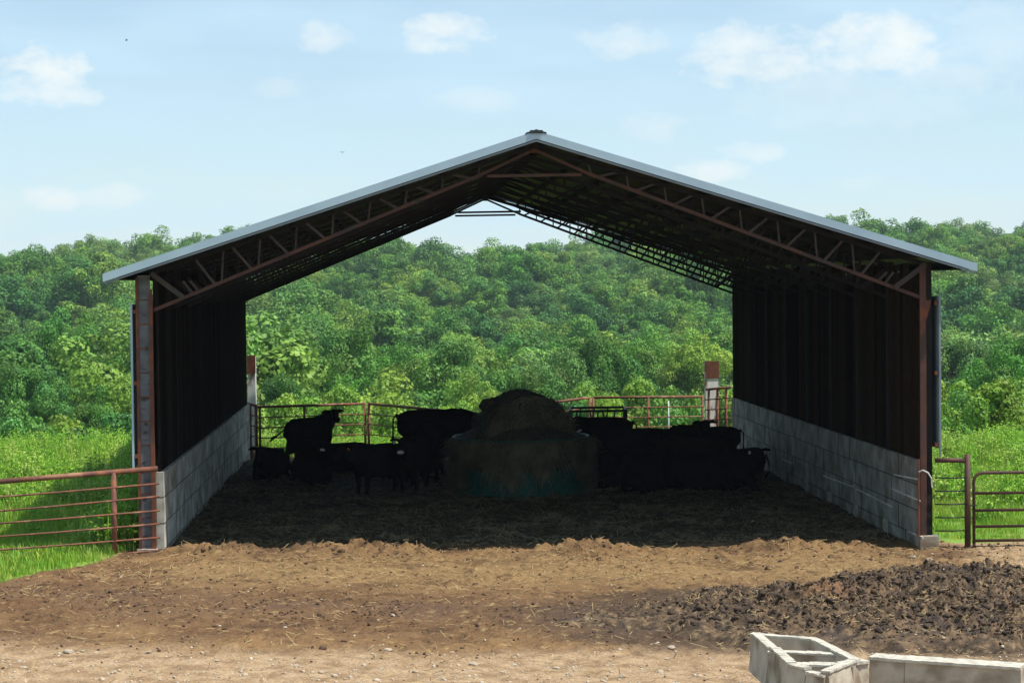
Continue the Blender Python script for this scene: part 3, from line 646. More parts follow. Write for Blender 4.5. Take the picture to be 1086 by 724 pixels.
def cow(pose, x, y, heading, label, scale=1., brown=False, star=0., tagm=None, tagside=1, muzzle=False):
    key = (pose, brown)
    if key not in cow_mesh:
        p = cow_parts(pose) if (pose, not brown) not in cow_mesh else cow_mesh[(pose, not brown)]
        me = p[0].copy(); me.materials.clear(); me.materials.append(M['cow_brown' if brown else 'cow']); cow_mesh[key] = (me,)+p[1:]
    me, h0, hd, side, top, hv = cow_mesh[key]
    r_ = empty('cow', (x, y, gz(x, y)-.01), R(heading)); r_.scale = (scale,)*3; tag(r_, label, 'cow', 'black cattle resting in the shed')
    b = bpy.data.objects.new('body', me); COL.objects.link(b); b.parent = r_
    for hx, hy in hv:
        MB().tube([(hx-.01, hy, 0), (hx, hy, .05), (hx-.01, hy, .075)], [(.058, .075), (.054, .064), (.045, .05)], 10).build('hoof', M['hoof'], r_, True)
    if star:
        c = h0+hd*.10+top*.105; ms = MB(); ball(ms, (0, 0, 0), (star, star*.8, .02)); o = ms.build('face_patch', M['cow_white'], r_, True)
        o.matrix_basis = Matrix.Translation(c) @ Matrix((hd, side, top)).transposed().to_4x4()
    if muzzle:
        c = h0+hd*.45+top*.02; ms = MB(); ball(ms, (0, 0, 0), (.055, .085, .035)); o = ms.build('muzzle', M['cow_white'], r_, True)
        o.matrix_basis = Matrix.Translation(c) @ Matrix((hd, side, top)).transposed().to_4x4()
    if tagm:
        c = h0+side*tagside*.22+top*.03+hd*.045; ms = MB(); ms.box(-.008, .008, -.028, .028, -.05, .02); o = ms.build('ear_tag', M[tagm], r_); o.matrix_basis = Matrix.Translation(c) @ Matrix((hd, side, top)).transposed().to_4x4()
    return r_
def cowpx(pose, u, Y, *a, **k):
    P = atY(u, 480, Y); return cow(pose, P.x, Y, *a, **k)
cowpx('turn', 328, 15.6, 48, 'standing black cow swinging its tail left near the back left corner', .84, tagm=None)
cowpx('lie', 287, 12.0, -100, 'black cow lying furthest left against the block wall with ears up', .82)
cowpx('lie', 331, 11.2, -76, 'black cow lying with pale forehead star below the tail swinging cow', .90, star=.075)
cowpx('lie', 362, 13.6, 200, 'black cow lying with rounded back just right of the tail swinging cow', .85)
cowpx('stand', 402, 9.2, 222, 'small standing black cow with orange ear tag left of the group at the feeder', .80, tagm='tag', tagside=-1)
cowpx('graze', 460, 15.0, -4, 'broadside black cow with flat back eating from the left rear of the bale', 1.03)
cowpx('stand', 467, 12.4, 68, 'black cow seen rump first beside the left side of the feeder', .98, tagm=None)
cowpx('stand', 439, 9.7, -102, 'black cow facing the camera with pale muzzle left of the feeder', .86, muzzle=True, tagm='tag_white')
cowpx('graze', 634, 13.6, 178, 'black cow with mottled pale face behind the feeder under the black hay rack', .97, star=.06)
cowpx('stand', 668, 11.3, 200, 'black cow with bright pale forehead patch reaching toward the right of the bale', .92, star=.09, tagm='tag_white')
cowpx('stand', 700, 13.2, -50, 'black cow with level back standing in the middle of the right hand crowd', .80)
cowpx('turn', 716, 12.4, 25, 'black cow with raised head and both ears up in the right hand crowd', .84, brown=False)
cowpx('stand', 744, 11.2, 212, 'dark brown cow standing right of the cow with raised ears', .78, brown=True)
cowpx('stand', 757, 13.8, 185, 'black cow standing by the back right wall with only its back showing', .76)
cowpx('lie', 690, 9.6, 236, 'black cow lying in front of the right hand crowd nearest the feeder', .92)
cowpx('lie_turn', 760, 10.4, -10, 'black cow lying against the right wall behind the nearest lying cow', .88, tagm='tag_white')
cowpx('lie', 779, 11.8, 165, 'black cow lying furthest right tight against the block wall', .80)
cowpx('lie_flat', 742, 9.2, -28, 'black cow lying with lowered head in front of the dark brown cow', .86, tagm=None)

cowpx('lie', 436, 12.6, 205, 'black cow lying behind the pale muzzled cow left of the feeder', .88)
cowpx('stand', 650, 12.0, 245, 'black cow standing close behind the cow with the bright forehead patch', .84)
cowpx('lie', 655, 10.3, 250, 'black cow lying at the right edge of the feeder facing the yard', .86)
cowpx('stand', 690, 11.6, 160, 'black cow with head lowered behind the lying cows in the right hand crowd', .80)
cowpx('lie', 720, 10.2, 150, 'black cow lying between the crowd and the dark brown cow', .92)
# ---------------------------------------------------------------- manure heap, clods, straw, stones
def heap_h(X, Y):
    cx, cy = 6.3, -6.6
    u = (X-cx)/np.where(X < cx, 7.0, 7.5); v = (Y-cy+.10*(X-cx)*0)/(3.05+.0*X)
    d = np.sqrt(u*u+v*v)+.16*fbm(X, Y, .8, 3, .5, 70.)
    prof = ss(1.0, .45, d)
    amp = .30+.16*ss(1, 6, X)
    lump = np.abs(fbm(X, Y, 1.3, 5, .62, 71.))*.36+np.abs(fbm(X, Y, 3.6, 4, .65, 75.))*.20+fbm(X, Y, 12, 2, .6, 76.)*.04
    hum = .17*np.exp(-(((X-3.1)/.35)**2+((Y+6.6)/.3)**2))+.1*np.exp(-(((X-2.6)/.2)**2+((Y+6.9)/.2)**2))
    return prof*(amp*.60+lump*1.1+hum)-.12*(1-ss(0, .25, prof))
def heap_c(X, Y):
    n1 = fbm(X, Y, 1.6, 4, .6, 80.); n2 = fbm(X, Y, 6, 4, .65, 81.); n3 = fbm(X, Y*.6, 10, 3, .6, 83.)
    c = mixc(C(.050, .036, .026), C(.15, .10, .060), ss(-.35, .4, n2+.4*n1))
    c = mixc(c, C(.035, .031, .032), ss(.05, .4, n1-.3*n2)*.6); c = mixc(c, C(.32, .24, .14), ss(.28, .5, n3)*.55)
    t = np.exp(-(((X-3.1)/.4)**2+((Y+6.6)/.35)**2)); c = mixc(c, C(.20, .11, .06), np.clip(t, 0, 1)*.8)
    return c
hx = np.arange(-1.4, 13.4, .032); hy = np.arange(-10.0, -2.2, .032)
heap = gridmesh('manure_heap', hx, hy, lambda X, Y: base_z(X, Y)+.03+fbm(X, Y, .35, 3, .5, 2.)*.06+heap_h(X, Y), heap_c, M['heap'])
tag(heap, 'low heap of dark clumpy manure behind the concrete troughs', 'manure heap')
def hz(X, Y):
    return np.maximum(yard_z(X, Y), np.where((X > -1.3) & (X < 13.3) & (Y > -9.9) & (Y < -2.3), base_z(X, Y)+.03+fbm(X, Y, .35, 3, .5, 2.)*.06+heap_h(X, Y), -9))
_ico = None
def blobs(name, px, py, pz, sz, m, seed, colf=None, rough=.35, sub=1):
    import bmesh
    bm = bmesh.new(); bmesh.ops.create_icosphere(bm, subdivisions=sub, radius=1); bv = np.array([v.co[:] for v in bm.verts]); bf = np.array([[v.index for v in f.verts] for f in bm.faces]); bm.free()
    g = np.random.default_rng(seed); n = len(px); s = sz[:, None, None]*g.uniform(.6, 1.3, (n, 1, 3))*np.array([1, 1, .75]); jit = 1+g.uniform(-rough, rough, (n, len(bv), 1))
    a = g.uniform(0, 6.28, n); ca, sa = np.cos(a), np.sin(a); P = bv[None]*jit*s
    x = P[..., 0]*ca[:, None]-P[..., 1]*sa[:, None]; y = P[..., 0]*sa[:, None]+P[..., 1]*ca[:, None]
    V = np.stack([x+px[:, None], y+py[:, None], P[..., 2]+pz[:, None]], -1).reshape(-1, 3); Fq = (bf[None]+np.arange(n)[:, None, None]*len(bv)).reshape(-1, 3)
    return npmesh(name, V, Fq, m)
g = np.random.default_rng(21)
def scat(n, x0, x1, y0, y1, dens=None):
    x = g.uniform(x0, x1, n*3); y = g.uniform(y0, y1, n*3)
    keep = (grass_mask(x, y) < .2)
    if dens is not None: keep &= g.uniform(0, 1, n*3) < dens(x, y)
    x, y = x[keep][:n], y[keep][:n]; return x, y
band = lambda x, y: (1-.8*ss(-8.2, -9.4, y))*(.10+.90*np.clip(np.exp(-((y+.15)/.6)**2)*ss(-.1, .4, fbm(x, y*.5, .9, 3, .5, 12.)+.2)+np.exp(-((y+6.3+.22*x)/1.2)**2)*ss(-.2, .4, fbm(x, y, .9, 3, .5, 15.)+.1), 0, 1))
x, y = scat(9000, -10.5, 10, -12, .9, band); z = hz(x, y); tag(blobs('dirt_clods', x, y, z+.004, g.lognormal(-4.35, .45, len(x)).clip(.005, .05), M['clod'], 5, sub=2, rough=.22), kind='stuff')
x, y = scat(18000, -.8, 11, -9.2, -2.8, lambda x, y: ss(.05, .22, heap_h(x, y))); z = hz(x, y); tag(blobs('manure_clods', x, y, z+.006, g.lognormal(-4.4, .6, len(x)).clip(.005, .06), M['clod_dark'], 6, sub=1, rough=.5), kind='stuff')
def straw(name, n, x0, x1, y0, y1, dens, ln, wd, m, seed):
    gg = np.random.default_rng(seed); x, y = scat(n, x0, x1, y0, y1, dens); n = len(x); z = hz(x, y)+.012+gg.uniform(0, .02, n)
    a = gg.uniform(0, 6.28, n); L_ = ln*gg.lognormal(0, .4, n); dx, dy = np.cos(a)*L_/2, np.sin(a)*L_/2; nx, ny = -np.sin(a)*wd/2, np.cos(a)*wd/2; dz = gg.normal(0, .16, n)*L_
    V = np.stack([np.stack([x-dx-nx, y-dy-ny, z-dz], -1), np.stack([x-dx+nx, y-dy+ny, z-dz+.004], -1), np.stack([x+dx+nx, y+dy+ny, z+dz+.004], -1), np.stack([x+dx-nx, y+dy-ny, z+dz], -1)], 1).reshape(-1, 3)
    return tag(npmesh(name, V, np.arange(n*4).reshape(-1, 4), m), kind='stuff')
straw('straw_litter', 11000, -10, 10, -11.5, 1.2, lambda x, y: .12+.75*np.exp(-((y+1.6)/2.0)**2)*ss(-.3, .4, fbm(x, y, 1.1, 3, .5, 22.)+.1), .09, .007, M['litter'], 8)
straw('bedding_straw', 26000, -6, 6, .8, 14, lambda x, y: .25+.75*ss(-.1, .4, fbm(x, y, 1.0, 3, .5, 27.)), .12, .009, M['bedding'], 9)
straw('heap_straw', 6000, 0, 11, -9.2, -2.8, lambda x, y: ss(.05, .2, heap_h(x, y))*ss(-.2, .4, fbm(x, y, 1.5, 3, .5, 24.)), .055, .007, M['litter'], 10)
x, y = scat(3200, -9, 9.5, -12, -.6, lambda x, y: .06+.94*ss(-8.2, -9.6, y)); tag(blobs('gravel', x, y, hz(x, y)+.002, g.lognormal(-4.5, .45, len(x)).clip(.004, .035), M['stone'], 7, sub=1, rough=.25), kind='stuff')
# single stones
import bmesh
stone_px = [(797, 681, 6), (712, 678, 7), (707, 687, 5), (697, 674, 4), (412, 684, 8), (502, 698, 8), (72, 694, 8), (87, 692, 5), (63, 695, 4), (158, 693, 5), (230, 700, 4), (314, 703, 5), (297, 697, 4), (386, 700, 5), (355, 712, 6), (20, 704, 5), (302, 664, 4), (417, 650, 5), (479, 683, 4), (532, 706, 5), (545, 698, 6), (590, 700, 6), (602, 706, 5), (660, 710, 7), (700, 701, 6), (742, 706, 5), (120, 711, 6), (185, 716, 4), (255, 709, 4), (440, 706, 5), (470, 715, 6), (640, 716, 5), (720, 716, 6), (770, 705, 4), (1043, 698, 6), (1000, 612, 4), (1032, 606, 4), (1050, 615, 4), (968, 584, 8), (985, 587, 9), (900, 546, 4), (798, 546, 6)]
stone0 = None
for i, (u, v, w) in enumerate(stone_px):
    P = atZ(u, v, -.05); x, y = P.x, P.y; z = float(hz(np.array([[x]]), np.array([[y]]))[0, 0]); r_ = w/2/90.
    if i < 5:
        bm = bmesh.new(); bmesh.ops.create_icosphere(bm, subdivisions=2, radius=1)
        for vv in bm.verts: d = 1+.35*mnoise.noise(vv.co*1.3+Vector((i*5, 0, 0)))+.12*mnoise.noise(vv.co*3+Vector((i*5, 0, 0))); vv.co = vv.co*d; vv.co.z *= .6
        me = bpy.data.meshes.new('stone'); bm.to_mesh(me); bm.free(); me.materials.append(M['stone']); protos_st = globals().setdefault('protos_st', []); protos_st.append(me)
    o = bpy.data.objects.new('stone', protos_st[i % 5]); COL.objects.link(o); o.location = (x, y, z+r_*.25); o.rotation_euler = (random.uniform(-.3, .3), random.uniform(-.3, .3), random.uniform(0, 6)); o.scale = (r_*1.25, r_, r_)
    if y > .5: tag(o, 'small pale stone lying on the dark bedding inside the shed', 'stone', 'pale stones on the bedding')
    elif v < 595: tag(o, 'pale rubble stone at the foot of the right shed post', 'stone', 'stones at the right post')
    else: tag(o, 'pale weathered stone lying on the bare yard', 'stone', 'pale stones on the yard')
# ---------------------------------------------------------------- concrete troughs
def wall_seg(m, a, b, th, z0, z1, batter=.04, inward=None):
    """straight cast wall from a to b (2D), outer face battered outwards at the foot"""
    a = Vector(a); b = Vector(b); d = (b-a).normalized(); n = Vector((d.y, -d.x))
    o = [a, b, b-n*th, a-n*th]; lo = [a+n*batter, b+n*batter, b-n*(th+.01), a-n*(th+.01)]
    v = [(p.x, p.y, z0) for p in lo]+[(p.x, p.y, z1) for p in o]
    m.add(v, [(3, 2, 1, 0), (4, 5, 6, 7), (0, 1, 5, 4), (1, 2, 6, 5), (2, 3, 7, 6), (3, 0, 4, 7)])
ZT = .42; q = lambda u, v, z=ZT: atZ(u, v, z).xy
tA, tB, tC, tD, tE = q(798.4, 670.5), q(866, 676), q(910.5, 698), q(835, 702), q(874, 711.5)
tp1, tp2 = q(814, 687), q(887, 690); tq1, tq2 = q(836, 701), q(905, 701.5)
gg0 = np.random.default_rng(5)
tr_ = empty('feed_trough', (tD.x, tD.y, 0)); tag(tr_, 'pale concrete feed trough with cross walls at an angle to its neighbour', 'trough', 'concrete troughs in the foreground')
def relv(m): m.v = [(x-tD.x, y-tD.y, z) for x, y, z in m.v]; return m
zb_ = .02
def onetrough(name, a, b, zo0=zb_, z1=ZT, th=.075, batter=.05, mt='concrete_new', rim=True, par=None):
    m = MB(); wall_seg(m, a, b, th, zo0, z1-.02, batter); o = relv(m).build(name, M[mt], par or tr_)
    if rim:
        m = MB(); A = Vector(a); B = Vector(b); d = (B-A).normalized(); n = Vector((d.y, -d.x)); k = 9; r_ = random.Random(int(A.x*1000))
        for i in range(k):
            p0 = A.lerp(B, i/k); p1 = A.lerp(B, (i+1)/k); e0 = .012+r_.uniform(0, .008)
            v = [(p.x+n.x*s_, p.y+n.y*s_, zz) for p in (p0, p1) for s_ in (e0, -th-.006) for zz in (z1-.019, z1+r_.uniform(-.003, .006))]
            m.add(v, [(0, 1, 3, 2), (4, 6, 7, 5), (0, 4, 5, 1), (2, 3, 7, 6), (0, 2, 6, 4), (1, 5, 7, 3)])
        relv(m).build('rim', M['concrete_lip'], o)
    return o

A_, D_ = Vector(tA), Vector(tD)
onetrough('side_wall', A_, A_.lerp(D_, .50)); onetrough('side_wall', A_.lerp(D_, .505)+Vector((.025, .0)), D_+Vector((.01, 0)))
onetrough('end_wall', Vector(tD)+Vector((.0, -.02)), Vector(tD).lerp(Vector(tE), .5), z1=ZT-.01); onetrough('end_wall', Vector(tD).lerp(Vector(tE), .51)+Vector((0, -.012)), tE, z1=ZT-.04)
onetrough('end_wall', Vector(tE)+Vector((.04, 0)), tC, z1=ZT)
onetrough('side_wall', tC, tB); onetrough('end_wall', tB, tA)
onetrough('cross_wall', tp1, tp2, z1=ZT-.03, th=.10, batter=0); onetrough('cross_wall', tq1, tq2, z1=ZT-.03, th=.14, batter=0)
m = MB(); poly = [tA, tD, tE, tC, tB]; n = 5
c_ = sum((Vector(p) for p in poly), Vector((0, 0)))/5
poly = [c_+(Vector(p)-c_)*.97 for p in poly]
m.add([(p.x, p.y, z) for z in (.03, .22) for p in poly], [(0, 1, 2, 3, 4), (9, 8, 7, 6, 5)]+[(i, i+5, (i+1) % 5+5, (i+1) % 5) for i in range(5)])
relv(m).build('trough_floor', M['concrete_new'], tr_)
t2 = empty('feed_trough', (tC.x, tC.y, 0)); tag(t2, 'straight pale concrete trough running out of the bottom right corner', 'trough', 'concrete troughs in the foreground')
tD_keep = tD; tD = tC
sA, sB, sC = q(922, 695.5), q(959, 698.7), q(1083, 707)
def slab(name, a, b, wid, z1, batter, mt, lipm=True, z0=-.05, off=0):
    m = MB(); a = Vector(a); b = Vector(b); d = (b-a).normalized(); n = Vector((d.y, -d.x)); a = a+n*off; b = b+n*off
    lo = [a+n*batter, b+n*batter, b-n*(wid+batter), a-n*(wid+batter)]; hi = [a, b, b-n*wid, a-n*wid]
    m.add([(p.x, p.y, z0) for p in lo]+[(p.x, p.y, z1-.03) for p in hi], [(3, 2, 1, 0), (4, 5, 6, 7), (0, 1, 5, 4), (1, 2, 6, 5), (2, 3, 7, 6), (3, 0, 4, 7)])
    o = relv(m).build(name, M[mt], t2); m = MB(); k = 14; r_ = random.Random(len(name)*7)
    for i in range(k):
        p0 = a.lerp(b, i/k); p1 = a.lerp(b, (i+1)/k); e0 = .018+r_.uniform(0, .007)
        v = [(p.x+n.x*s_, p.y+n.y*s_, zz) for p in (p0, p1) for s_ in (e0, -wid-.01) for zz in (z1-.029, z1+r_.uniform(-.003, .003))]
        m.add(v, [(0, 1, 3, 2), (4, 6, 7, 5), (0, 4, 5, 1), (2, 3, 7, 6), (0, 2, 6, 4), (1, 5, 7, 3)])
    relv(m).build('rim', M['concrete_lip'], o); return o
slab('end_block', sA, sB, .20, ZT, .03, 'concrete_new'); slab('long_side', Vector(sB)+(Vector(sC)-Vector(sB)).normalized()*.006, sC, .22, ZT+.003, .02, 'concrete_new', off=.012)
slab('join_wall', q(893, 701), q(921, 697.3), .1, ZT-.02, .0, 'concrete_new')
tD = tD_keep
x = gg0.normal(tA.x-.02, .06, 26); y = gg0.normal(tA.y-1.05, .12, 26)
TRG = (x, y)
# ---------------------------------------------------------------- trees
def crown_mesh(name, Rr, H, nl, nleaf, size, m, seed, base=.28, squash=1., spread=.85):
    g = np.random.default_rng(seed); c0 = np.array([0, 0, H*(base+(1-base)*.48)]); ax = np.array([Rr*.78, Rr*.78, H*(1-base)*.40])
    d = g.normal(size=(nl, 3)); d /= np.linalg.norm(d, axis=1)[:, None]; rad = g.uniform(.45, 1., nl)**.6
    cen = c0+d*ax*rad[:, None]; taper = 1-.38*np.clip((cen[:, 2]-c0[2])/ax[2], 0, 1); cen[:, :2] *= taper[:, None]
    n1 = max(8, nl//4); big = cen[:n1].copy(); br = Rr*g.uniform(.28, .56, n1); par = g.integers(0, n1, nl)
    d2 = g.normal(size=(nl, 3)); d2[:, 2] += .3; d2 /= np.linalg.norm(d2, axis=1)[:, None]
    cen = big[par]+d2*(br[par]*g.uniform(.55, 1.05, nl))[:, None]*np.array([1, 1, .85]); cen[:, 2] = np.maximum(cen[:, 2], H*base*.6)
    lr = Rr*g.uniform(.13, .27, nl)
    w = lr**2; idx = g.choice(nl, nleaf, p=w/w.sum()); dd = g.normal(size=(nleaf, 3)); dd[:, 2] += .25; dd /= np.linalg.norm(dd, axis=1)[:, None]
    rr = g.uniform(.75, 1.1, nleaf); wob = 1+.22*np.sin(dd[:, 0]*5+idx)*np.cos(dd[:, 1]*4+idx*2)
    P = cen[idx]+dd*(lr[idx]*rr*wob)[:, None]*np.array([1, 1, .82])
    nrm = dd+g.normal(scale=.45, size=(nleaf, 3))+np.array([0, 0, .2]); nrm /= np.linalg.norm(nrm, axis=1)[:, None]
    a = np.cross(nrm, g.normal(size=(nleaf, 3))); a /= np.linalg.norm(a, axis=1)[:, None]; b = np.cross(nrm, a); s = size*g.uniform(.6, 1.35, nleaf)[:, None]
    V = np.stack([P-a*s*.5, P-b*s*.34, P+a*s*.5+nrm*s*.1, P+b*s*.34], 1).reshape(-1, 3)
    lt = g.uniform(.68, 1.3, nl)[idx]*g.uniform(.8, 1.2, nleaf); hue = g.uniform(-.08, .12, nl)[idx]
    col = np.stack([lt*(1+hue*1.5), lt, lt*(1-hue)], -1); col = np.repeat(col, 4, 0)
    o = npmesh(name, V, np.arange(nleaf*4).reshape(-1, 4), m, col=col, attr='tone', link=False); return o.data, cen
def trunk_mesh(H, cen, seed, r0):
    r_ = random.Random(seed); m = MB(); top = H*.72; pts = [Vector((0, 0, -1.0))]+[Vector((r_.uniform(-.15, .15)*i, r_.uniform(-.15, .15)*i, top*i/5)) for i in range(1, 6)]
    m.tube(pts, [r0*1.3, r0, r0*.85, r0*.65, r0*.45, r0*.2], 7)
    for i in r_.sample(range(len(cen)), min(9, len(cen))):
        c = Vector(cen[i]); k = min(4, max(1, int(c.z/top*4))); s_ = pts[k]; mid = s_.lerp(c, .5)+Vector((0, 0, -.2)); m.tube([s_, mid, c], [r0*.32, r0*.2, r0*.06], 5)
    me = bpy.data.meshes.new('trunk'); me.from_pydata(m.v, [], m.f); me.materials.append(M['bark']); me.polygons.foreach_set('use_smooth', [True]*len(me.polygons)); return me
def proto(n, Rr, H, nl, nleaf, size, m, base=.28, r0=.2, seed0=100):
    out = []
    for i in range(n):
        me, cen = crown_mesh('crown', Rr, H, nl, nleaf, size, m, seed0+i, base); out.append((me, trunk_mesh(H, cen, seed0+i, r0)))
    return out
P_far = proto(4, 5.0, 13.5, 70, 13000, .31, M['leaf'], .2, .22, 100)+proto(3, 4.2, 14.0, 52, 11000, .31, M['leaf'], .15, .22, 120)+proto(4, 6.0, 13.0, 96, 17000, .33, M['leaf'], .25, .25, 140)
P_near = proto(5, 4.6, 17.0, 110, 52000, .20, M['leaf'], .10, .22, 200)
P_bright = proto(2, 3.4, 8.0, 60, 22000, .17, M['leaf_bright'], .05, .13, 300)
P_bush = proto(3, 2.0, 3.8, 44, 9000, .15, M['leaf'], .02, .06, 400)
P_bushb = proto(2, 1.8, 3.4, 40, 8000, .15, M['leaf_bright'], .02, .06, 450)
def tree(protos, x, y, s, label, cat='tree', group=None, name='broadleaf_tree', sz=1., sxy=1., trunk=True, dz=0):
    me, tm = random.choice(protos); r_ = empty(name, (x, y, gzb(x, y)-.2+dz), random.uniform(0, 6.28)); r_.scale = (s*sxy, s*sxy, s*sz)
    c = bpy.data.objects.new('crown', me); COL.objects.link(c); c.parent = r_
    if trunk: t = bpy.data.objects.new('trunk', tm); COL.objects.link(t); t.parent = r_
    return tag(r_, label, cat, group)
def tree_px(protos, H0, u, vtop, D, wpx, R0, label, **k):
    """tree whose top shows at (u, vtop) at distance D"""
    P = atY(u, vtop, D-31.93); H = P.z-gzb(P.x, P.y)+.2; s = H/H0; sxy = (wpx/2*D/F/R0)/s
    return tree(protos, P.x, P.y, s, label, sxy=max(.78, min(1.9, sxy)), **k)
near = [
 (P_near, 12, 28, 366, 118, 92, 'dark leafy tree at the left edge of the photo behind the meadow'),
 (P_near, 12, 96, 405, 122, 75, 'mid green tree left of the shed wall at the meadow edge'),
 (P_bright, 8, 104, 382, 135, 62, 'bright yellow green tree top between two dark trees left of the shed'),
 (P_near, 12, 70, 330, 190, 80, 'rounded tree standing above the meadow edge trees on the left'),
 (P_near, 12, 140, 352, 180, 66, 'tall green tree just left of the left shed wall'),
 (P_bright, 8, 140, 398, 130, 44, 'small bright green tree touching the left shed wall'),
 (P_near, 12, 376, 322, 178, 84, 'tall dark rounded tree above the standing cow seen through the shed'),
 (P_near, 12, 340, 358, 165, 62, 'dark tree at the lower left of the tall rounded tree'),
 (P_near, 12, 418, 345, 170, 60, 'dark tree at the lower right of the tall rounded tree'),
 (P_bright, 8, 372, 402, 125, 56, 'low spreading bright green tree over the middle of the back fence'),
 (P_near, 12, 306, 399, 128, 54, 'small blue green tree above the left back fence panel'),
 (P_near, 12, 470, 358, 160, 66, 'speckled green tree behind the cow pair left of the bale'),
 (P_near, 12, 503, 375, 140, 54, 'tree with thin pale stem left of the hay bale'),
 (P_near, 12, 546, 362, 150, 72, 'broad green tree directly above the hay bale'),
 (P_near, 12, 588, 350, 162, 60, 'tree right above the right shoulder of the bale'),
 (P_near, 12, 634, 334, 168, 92, 'large grey green rounded tree above the black hay rack'),
 (P_bright, 8, 612, 402, 122, 58, 'low bright tree just above the black hay rack'),
 (P_bright, 8, 690, 394, 130, 60, 'yellow green tree left of the white rusty post'),
 (P_near, 12, 735, 352, 175, 74, 'dark green tree above the white rusty post'),
 (P_near, 12, 690, 350, 185, 66, 'mid green tree between the grey green tree and the right wall'),
 (P_bright, 8, 765, 392, 135, 46, 'bright tree beside the right back corner of the shed'),
 (P_near, 12, 1052, 348, 128, 96, 'big dark tree right of the shed above the shrubs'),
 (P_near, 12, 1010, 330, 165, 70, 'mid green tree just right of the right shed post'),
 (P_near, 12, 1092, 330, 160, 80, 'green tree cut by the right edge of the photo'),
 (P_near, 12, 262, 372, 150, 60, 'tree half hidden by the back corner of the left wall'),
]
H0s = {id(P_near): 16.2, id(P_bright): 7.9, id(P_bush): 3.8, id(P_bushb): 3.4}; R0s = {id(P_near): 4.6, id(P_bright): 3.4, id(P_bush): 2.0, id(P_bushb): 1.8}
for p, h, u, v, D, w, lab in near: tree_px(p, H0s[id(p)], u, v, D, w, R0s[id(p)], lab)
bush = [(P_bush, 22, 428, 100, 60, 'low dark bush at the left edge of the meadow'), (P_bushb, 62, 434, 104, 44, 'small bright bush in the meadow edge row on the left'), (P_bush, 118, 426, 100, 56, 'bush at the meadow edge near the left shed wall'),
 (P_bush, 286, 420, 96, 40, 'bush behind the left end of the back fence'), (P_bushb, 330, 414, 98, 46, 'bright bush behind the left back panel'), (P_bush, 425, 418, 98, 50, 'dark bush behind the sloping back panel'),
 (P_bushb, 480, 424, 94, 44, 'bright bush left of the bale behind the sloping panel'), (P_bush, 600, 412, 96, 50, 'dark bush right behind the bale'), (P_bushb, 655, 412, 94, 50, 'bright bush behind the middle of the long back panel'),
 (P_bush, 716, 410, 96, 52, 'dark bush left of the white rusty post'), (P_bushb, 1012, 398, 84, 60, 'bright shrub beside the right shed post above the meadow'), (P_bush, 1040, 402, 80, 66, 'leafy green shrub above the small rusty panel'),
 (P_bushb, 1066, 396, 78, 70, 'large bright leafed shrub above the gate'), (P_bush, 1096, 388, 84, 70, 'shrub cut by the right edge above the gate'), (P_bush, 1000, 428, 74, 40, 'small shrub low beside the right siding')]
for p, u, v, D, w, lab in bush: tree_px(p, H0s[id(p)], u, v, D, w, R0s[id(p)], lab, cat='bush', name='bush')
# valley and hillside forest
pts = []; D = 150
while D < 650:
    sp = 7.4+D/105; half = D*.285+14; x = -half
    while x < half*1.0:
        xx = x+random.uniform(-.35, .35)*sp; DD = D+random.uniform(-.4, .4)*sp; pts.append((-2.26+xx+.055*DD, DD-31.93, DD)); x += sp
    D += sp*.88
vis = []
for (x, y, D) in pts:
    z = gzb(x, y); h = 9.5+7.0*random.random()**1.3+2.2*math.sin(x*.05+y*.031); vis.append((x, y, z, h, D))
